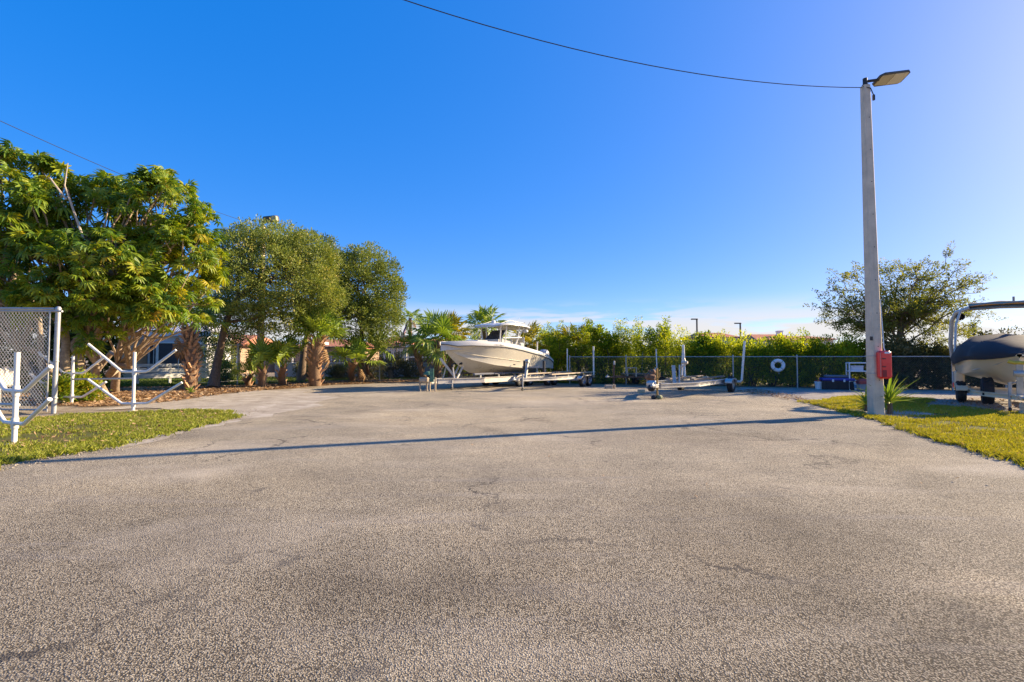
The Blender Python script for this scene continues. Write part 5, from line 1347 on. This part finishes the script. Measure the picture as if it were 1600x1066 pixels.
# ------------------------------------------------------------------ things along the fence on the right
def bucket(label, p, r, h, mat, band=None, fill=None):
    t = thing('bucket', label, 'bucket', p)
    MB().lathe([(0, .01), (r * .82, 0), (r * .97, h * .86), (r * 1.05, h * .87), (r * 1.05, h * .94), (r, h), (r * .93, h), (r * .78, .03), (0, .03)], 20).build('body', mat, t, True)
    MB().tube([(r * 1.04 * math.cos(a), r * .4 * math.sin(a) - r * .8, h * .9 + r * .9 * math.sin(a) * -.9) for a in [PI * k / 10 for k in range(11)]], .005, 5).build('handle', M['galv'], t, True)
    if band: MB().lathe([(r * .875, h * .25), (r * .945, h * .66)], 20, Matrix.Scale(1.012, 4)).build('label_band', band, t, True)
    if fill:
        for k in range(6): MB().box((random.uniform(-.6, .6) * r, random.uniform(-.6, .6) * r, h + random.uniform(-.03, .06)), (.14, .07, .10), Matrix.Rotation(k, 3, 'Z') @ Matrix.Rotation(.5, 3, 'X'), .02).build('scrap', fill if k % 2 else M['dkred'], t)
    return t
def fpt(px, dy=-.35):
    Yk = 23.0
    for _ in range(5): Yk = fence_y((px - 800) / FPX * Yk) + dy
    return Vector(((px - 800) / FPX * Yk, Yk, 0))
bucket('white bucket of orange scraps left of the blue lidded box', fpt(1278, -.55), .17, .36, M['white_plastic'], None, M['orange'])
p = fpt(1306, -.5)
db = thing('dock_box', 'black storage box with blue lid between bucket and white shelf', 'box', p, -.37)
MB().prism([(-.62, -.33), (.62, -.33), (.62, .33), (-.62, .33)], 0, .40).build('body', M['black'], db)
MB().box((0, 0, .47), (1.30, .74, .13), None, .04).build('lid', M['blue_lid'], db)
MB().box((.05, .1, .60), (1.05, .50, .14), None, .06).build('tarp_bundle', M['carpet'], db)
for x in (-.22, .22): MB().box((x, -.385, .42), (.08, .03, .12), None, .01).build('latch', M['white_plastic'], db)
for x in (-.45, 0, .45): MB().box((x, -.34, .2), (.06, .03, .34), None, .008).build('rib', M['black'], db)
p = fpt(1345, -.6)
sh_ = thing('plastic_shelf', 'white plastic shelf unit standing behind the lamp pole', 'shelf', p, -.30)
for z in (.42, .86, 1.24): MB().box((0, 0, z), (1.1, .42, .055), None, .01).build('shelf_board', M['white_plastic'], sh_)
for x in (-.53, .53):
    for y in (-.19, .19): MB().tube([(x, y, 0), (x, y, 1.26)], .03, 8).build('leg', M['white_plastic'], sh_, True)
tb_ = thing('storage_tub', 'pale grey tub on the middle board of the white shelf', 'tub', p + Vector((-.2, .05, .89)), -.30)
MB().prism([(-.24, -.14), (.24, -.14), (.24, .14), (-.24, .14)], 0, .20).build('body', M['stucco_w'], tb_); MB().box((0, 0, .21), (.54, .34, .03), None, .01).build('lid', M['white_plastic'], tb_)
bucket('white bucket with blue label under the white shelf', p + Vector((-.28, -.05, 0)), .15, .36, M['white_plastic'], M['bluelabel'])
p2 = fpt(1352, -1.15)
cl = thing('tool_chest', 'red topped grey chest half hidden by the lamp pole', 'chest', p2, -.3)
MB().box((0, 0, .16), (.62, .40, .30), None, .02).build('body', M['greybox'], cl)
MB().add([(-.33, -.22, .31), (.33, -.22, .31), (.33, .22, .31), (-.33, .22, .31), (-.33, -.22, .43), (.33, -.22, .43), (.33, .22, .43), (-.33, .22, .43), (-.2, -.15, .54), (.2, -.15, .54), (.2, .15, .54), (-.2, .15, .54)],
         [(0, 1, 5, 4), (1, 2, 6, 5), (2, 3, 7, 6), (3, 0, 4, 7), (4, 5, 9, 8), (5, 6, 10, 9), (6, 7, 11, 10), (7, 4, 8, 11), (8, 9, 10, 11), (3, 2, 1, 0)]).build('lid', M['dkred'], cl)
MB().box((.13, -.21, .2), (.18, .02, .07)).build('latch', M['black'], cl)
# life ring on the fence
pr = fpt(1214, -.05)
lr = thing('life_ring', 'white life ring hanging on the chain link fence', 'life ring', Vector((pr.x, pr.y - .06, at(1214, 571, pr.y).z)), -.37)
Rr, rr_ = .235, .085
MB().lathe([(Rr + rr_ * math.cos(2 * PI * k / 12), rr_ * .75 * math.sin(2 * PI * k / 12)) for k in range(12)], 30, Matrix.Rotation(PI / 2, 4, 'X'), True).build('ring', M['life'], lr, True)
for k in range(4):
    a = PI / 4 + k * PI / 2
    MB().lathe([((rr_ + .006) * 1.0, -.02), ((rr_ + .006), .02)], 12, Matrix.Translation((Rr * math.cos(a), 0, Rr * math.sin(a))) @ Matrix.Rotation(-a, 4, 'Y')).build('band', M['rope'], lr, True)
MB().tube([(.02, -.02, -.30), (.05, -.05, -.42), (0, -.03, -.38)], .01, 5).build('line', M['rope'], lr, True)
rk = G(1606, 648)
tag(MB().lathe([(.0, .30), (.13, .30), (.16, .26), (.15, .1), (.19, 0)], 12, Matrix.Translation(rk)).build('tree_stump', M['pale_timber'], None, True), 'short pale stump at the right edge of the grass', 'stump')
PT = dense(gp((1420, 640), (1500, 645), (1600, 657), (1640, 640), (1560, 622), (1470, 624)), .4, .05)
X, Y = scatter(PT, 900); litter('leaf_litter', X, Y, .006, .07, 'dry scraps on the gravel under the covered boat')
# rustic log seat on the left
ls = thing('log_seat', 'rustic log seat on stump legs beside the fan palms', 'bench', G(600, 594.5))
for (px, py) in ((574, 594), (597, 592), (611, 592)):
    q = G(px, py) - ls.location; MB().tube([q, q + Vector((-.08, 0, .62))], [.17, .15], 10).build('leg', M['log'], ls, True)
a, b_ = G(566, 593) - ls.location, G(623, 591) - ls.location
MB().tube([a + Vector((0, .1, .68)), (a + b_) / 2 + Vector((0, 0, .70)), b_ + Vector((0, .1, .78))], .10, 10).build('seat_log', M['log'], ls, True)
MB().bar(a + Vector((0, .35, .62)), b_ + Vector((-.4, .35, .72)), .25, .06).build('plank', M['timber'], ls)

# ------------------------------------------------------------------ house and board fence on the left
def window(parent, x, y, z, w, h, glass='screen', fw=.07):
    wn = MB().box((x, y - .01, z + h / 2 + fw / 2), (w + fw * 2, .08, fw)).box((x, y - .01, z - h / 2 - fw / 2), (w + fw * 2, .08, fw)).box((x - w / 2 - fw / 2, y - .01, z), (fw, .08, h)).box((x + w / 2 + fw / 2, y - .01, z), (fw, .08, h)).build('window', M['white_paint'], parent)
    MB().box((x, y + .02, z), (w, .02, h)).build('pane', M[glass], wn); MB().box((x, y - .0, z), (.04, .03, h)).build('mullion', M['white_paint'], wn); return wn
hb = at(250, 590, 34.0); hb.z = 0
hs_ = thing('house', 'pale house with screened porch behind the white board fence', 'house', hb)
WH, HH = 6.2, 3.0
mb = MB()
mb.box((0, 1.65, HH / 2), (WH, 3, HH)).build('wall', M['stucco_w'], hs_)
MB().box((-1.6, -.30, HH / 2 - .1), (1.2, .8, HH - .2)).build('wing_wall', M['stucco_t'], hs_)
MB().box((0, -.1, HH + .16), (WH + 1.0, .14, .34)).build('fascia', M['stucco_w'], hs_)
MB().add([(-WH / 2 - .5, -.2, HH + .3), (WH / 2 + .5, -.2, HH + .3), (WH / 2 + .5, 3.6, HH + .3), (-WH / 2 - .5, 3.6, HH + .3), (-WH / 2 + 1.6, 1.7, HH + 1.7), (WH / 2 - 1.6, 1.7, HH + 1.7)], [(0, 1, 5, 4), (1, 2, 5), (2, 3, 4, 5), (3, 0, 4), (3, 2, 1, 0)]).build('roof', M['roof_grey'], hs_)
window(hs_, 1.2, .10, 1.55, 3.0, 1.9, 'screen'); window(hs_, -.55, .10, 1.5, .55, 1.9, 'glass'); window(hs_, -2.6, .10, 1.55, .6, 1.9, 'screen')
f0, f1 = at(214, 592, 26.6), at(357, 590, 30.2)
bf = thing('board_fence', 'low white fence of three broad boards before the pale house', 'fence', (f0.x, f0.y, 0), math.atan2(f1.y - f0.y, f1.x - f0.x))
lenb = math.hypot(f1.x - f0.x, f1.y - f0.y)
for z0, z1 in ((.34, .60), (.68, .90), (.97, 1.14)): MB().box((lenb / 2, 0, (z0 + z1) / 2), (lenb, .05, z1 - z0)).build('board', M['white_paint'], bf)
for k in range(4): MB().box((lenb * k / 3 * .985 + .04, .06, .56), (.12, .08, 1.15)).build('post', M['white_paint'], bf)
# low wall with railing
w0, w1 = at(430, 590, 37.0), at(760, 590, 37.0)
gw = thing('garden_wall', 'low grey wall topped by a black railing behind the fan palms', 'wall', (w0.x, 37.0, 0)); LW = w1.x - w0.x
MB().box((LW / 2, 0, .52), (LW, .2, 1.04)).build('wall_face', M['concrete_wall'], gw)
MB().box((LW / 2, 0, 1.08), (LW + .05, .3, .08)).build('coping', M['stucco'], gw)
for z in (1.22, 2.25): MB().bar((0, 0, z), (LW, 0, z), .05, .05).build('rail', M['picket'], gw)
mb = MB()
for k in range(int(LW / .14)): mb.bar((k * .14 + .07, 0, 1.13), (k * .14 + .07, 0, 2.38), .022, .022)
mb.build('pickets', M['picket'], gw, kind='stuff')
for k in range(7): MB().bar((k * LW / 6, 0, 1.12), (k * LW / 6, 0, 2.48), .07, .07).lathe([(0, .1), (.05, .05), (.06, 0)], 8, Matrix.Translation((k * LW / 6, 0, 2.48))).build('rail_post', M['picket'], gw)
# houses with red tiled roofs
def tiled_house(label, px0, px1, ytop_wall, ytop_roof, Y, wallmat='stucco', nwin=3, depth=8, hip=.3, chimney=None, group=None):
    a, c = at(px0, 590, Y), at(px1, 590, Y); zw = at(px0, ytop_wall, Y).z; zr = at(px0, ytop_roof, Y).z; W = c.x - a.x
    t = thing('house', label, 'house', ((a.x + c.x) / 2, Y, 0), 0, group)
    MB().box((0, depth / 2, zw / 2), (W, depth, zw)).build('wall', M[wallmat], t)
    hw = W / 2 + .5; e = W * hip
    rf = MB().add([(-hw, -.5, zw), (hw, -.5, zw), (hw, depth + .5, zw), (-hw, depth + .5, zw), (-hw + e, depth / 2, zr), (hw - e, depth / 2, zr), (-hw, -.5, zw + .18), (hw, -.5, zw + .18), (hw, depth + .5, zw + .18), (-hw, depth + .5, zw + .18)],
                  [(6, 7, 5, 4), (7, 8, 5), (8, 9, 4, 5), (9, 6, 4), (0, 1, 7, 6), (1, 2, 8, 7), (2, 3, 9, 8), (3, 0, 6, 9), (3, 2, 1, 0)]).build('roof', M['roof_red'], t)
    if chimney is not None:
        x = W * chimney; MB().box((x, depth * .3, zr - .5), (.8, .8, 1.8)).box((x, depth * .3, zr + .45), (.95, .95, .18)).build('chimney', M['white_paint'], rf)
    for k in range(nwin):
        x = W * ((k + .5) / nwin - .5); window(t, x, -.02, zw * .55 if zw < 4 else zw - 1.7, min(1.3, W / nwin * .5), 1.3, 'glass')
    return t
tiled_house('cream house with orange tiled roof left of the flag', 598, 634, 540, 523, 48, 'stucco', 2, 8, .25)
tiled_house('cream house with orange tiled roof behind the bow of the boat', 642, 700, 541, 527, 50, 'stucco', 3, 8, .12)
tiled_house('brown roofed house glimpsed between the trunks on the left', 305, 375, 541, 520, 46, 'stucco_t', 3, 8, .2)
tiled_house('tan house wall behind the pineapple trunk palm', 440, 560, 545, 528, 52, 'stucco_t', 5, 8, .2)
tiled_house('far low roofed house right of the left distant lamp post', 1098, 1152, 528, 518, 90, 'stucco', 4, 10, .2)
tiled_house('far long house with red roof and white chimney over the hedge', 1186, 1262, 533, 520, 85, 'stucco_w', 5, 12, .22, .17)
tiled_house('far house with red roof at the right end of the hedge', 1258, 1304, 531, 523, 92, 'stucco', 3, 12, .3)
# white lanai frame
pg = at(634, 590, 42); LP = at(716, 590, 42).x - pg.x
pgo = thing('lanai_frame', 'white porch frame with flat beams behind the leaning palm', 'porch', (pg.x, 42, 0)); zt = at(634, 541, 42).z
MB().bar((0, 0, zt), (LP, 0, zt), .25, .28).build('beam', M['white_paint'], pgo); MB().bar((0, 0, zt * .62), (LP, 0, zt * .62), .1, .12).build('mid_rail', M['white_paint'], pgo)
for k in range(5): MB().bar((LP * k / 4, .0, 0), (LP * k / 4, 0, zt - .14), .16, .16).build('post', M['white_paint'], pgo)
MB().box((LP / 2, 1.2, zt / 2 - .1), (LP, .1, zt - .3)).build('screen', M['screen'], pgo)
cp = at(455, 590, 40); LC_ = at(500, 590, 40).x - cp.x; zt2 = at(455, 536, 40).z
cpo = thing('carport_frame', 'white flat roofed frame beside the pineapple trunk palm', 'carport', (cp.x, 40, 0))
MB().box((LC_ / 2, .8, zt2), (LC_, 2.0, .22)).build('roof_slab', M['white_paint'], cpo)
for k in range(2): MB().bar((LC_ * k * .96 + .05, 0, 0), (LC_ * k * .96 + .05, 0, zt2 - .11), .14, .14).build('post', M['white_paint'], cpo)
# flag
fb = at(634, 560, 44); fb.z = 0; zf = at(634, 499, 44).z
fg = thing('flag_pole', 'flag with red and white stripes hanging on a leaning pole', 'flag', fb)
MB().tube([(-.9, 0, 0), (-.85, 0, at(634, 530, 44).z)], .07, 8).tube([(-.9, 0, zf - 2.6), (.25, 0, zf)], .03, 8).build('pole', M['bark_dark'], fg, True)
nu, nv = 20, 13
V, F, cols = [], [], []
p0, p1 = Vector((.22, 0, zf)), Vector((-.75, 0, zf - 2.2))
for i in range(nu + 1):
    for j_ in range(nv + 1):
        u, v = i / nu, j_ / nv
        pp = p0.lerp(p1, v * .55) + Vector((-.35 * u, .10 * math.sin(u * 9 + v * 3) * u, -1.5 * u)); V.append(tuple(pp))
red, wht, blu = MB(), MB(), MB()
for i in range(nu):
    for j_ in range(nv):
        b0 = i * (nv + 1) + j_; q = [V[b0], V[b0 + 1], V[b0 + nv + 2], V[b0 + nv + 1]]
        (blu if (i < 8 and j_ < 7) else (red if j_ % 2 == 0 else wht)).add(q, [(0, 1, 2, 3)])
fc = red.build('red_stripes', plain('flag_red', (.50, .05, .06), .8), fg); wht.build('white_stripes', plain('flag_white', (.75, .74, .72), .8), fg); blu.build('canton', plain('flag_blue', (.03, .04, .16), .8), fg)
# far lamp posts
for (px, yt, yb, lab) in ((1090, 498, 531, 'left of two far thin lamp posts above the hedge'), (1158, 504.5, 535, 'right of two far thin lamp posts above the hedge')):
    Y = 70; g = at(px, 590, Y); g.z = 0; z = at(px, yt, Y).z
    t = thing('street_lamp', lab, 'lamp post', g, 0, 'far lamp posts')
    MB().tube([(0, 0, 0), (0, 0, z)], .12, 8).build('pole', M['lamp_body'], t, True); MB().box((-.35, 0, z - .08), (.95, .35, .16), None, .04).build('lamp_head', M['lamp_body'], t)
# dark boundary planting far behind, reads as one mass
n = 5200; xs = rng.uniform(-90, 110, n); C = np.stack([xs, rng.uniform(105, 112, n), rng.random(n) * (2.6 + 1.3 * np.abs(np.sin(xs * .23)) + .8 * np.sin(xs * .61))], 1); C[:, 2] = np.maximum(C[:, 2], .2)
V, F, T = clump_cloud(C, rdir(n), 5, .8, .8, .55, .9, .3, .4)
V[:, 2] = np.maximum(V[:, 2], .0)
tag(mobj('far_trees', np_mesh('far_trees', V, F, T), M['dark_oak']), 'far dark line of trees along the horizon', 'trees', kind='stuff')
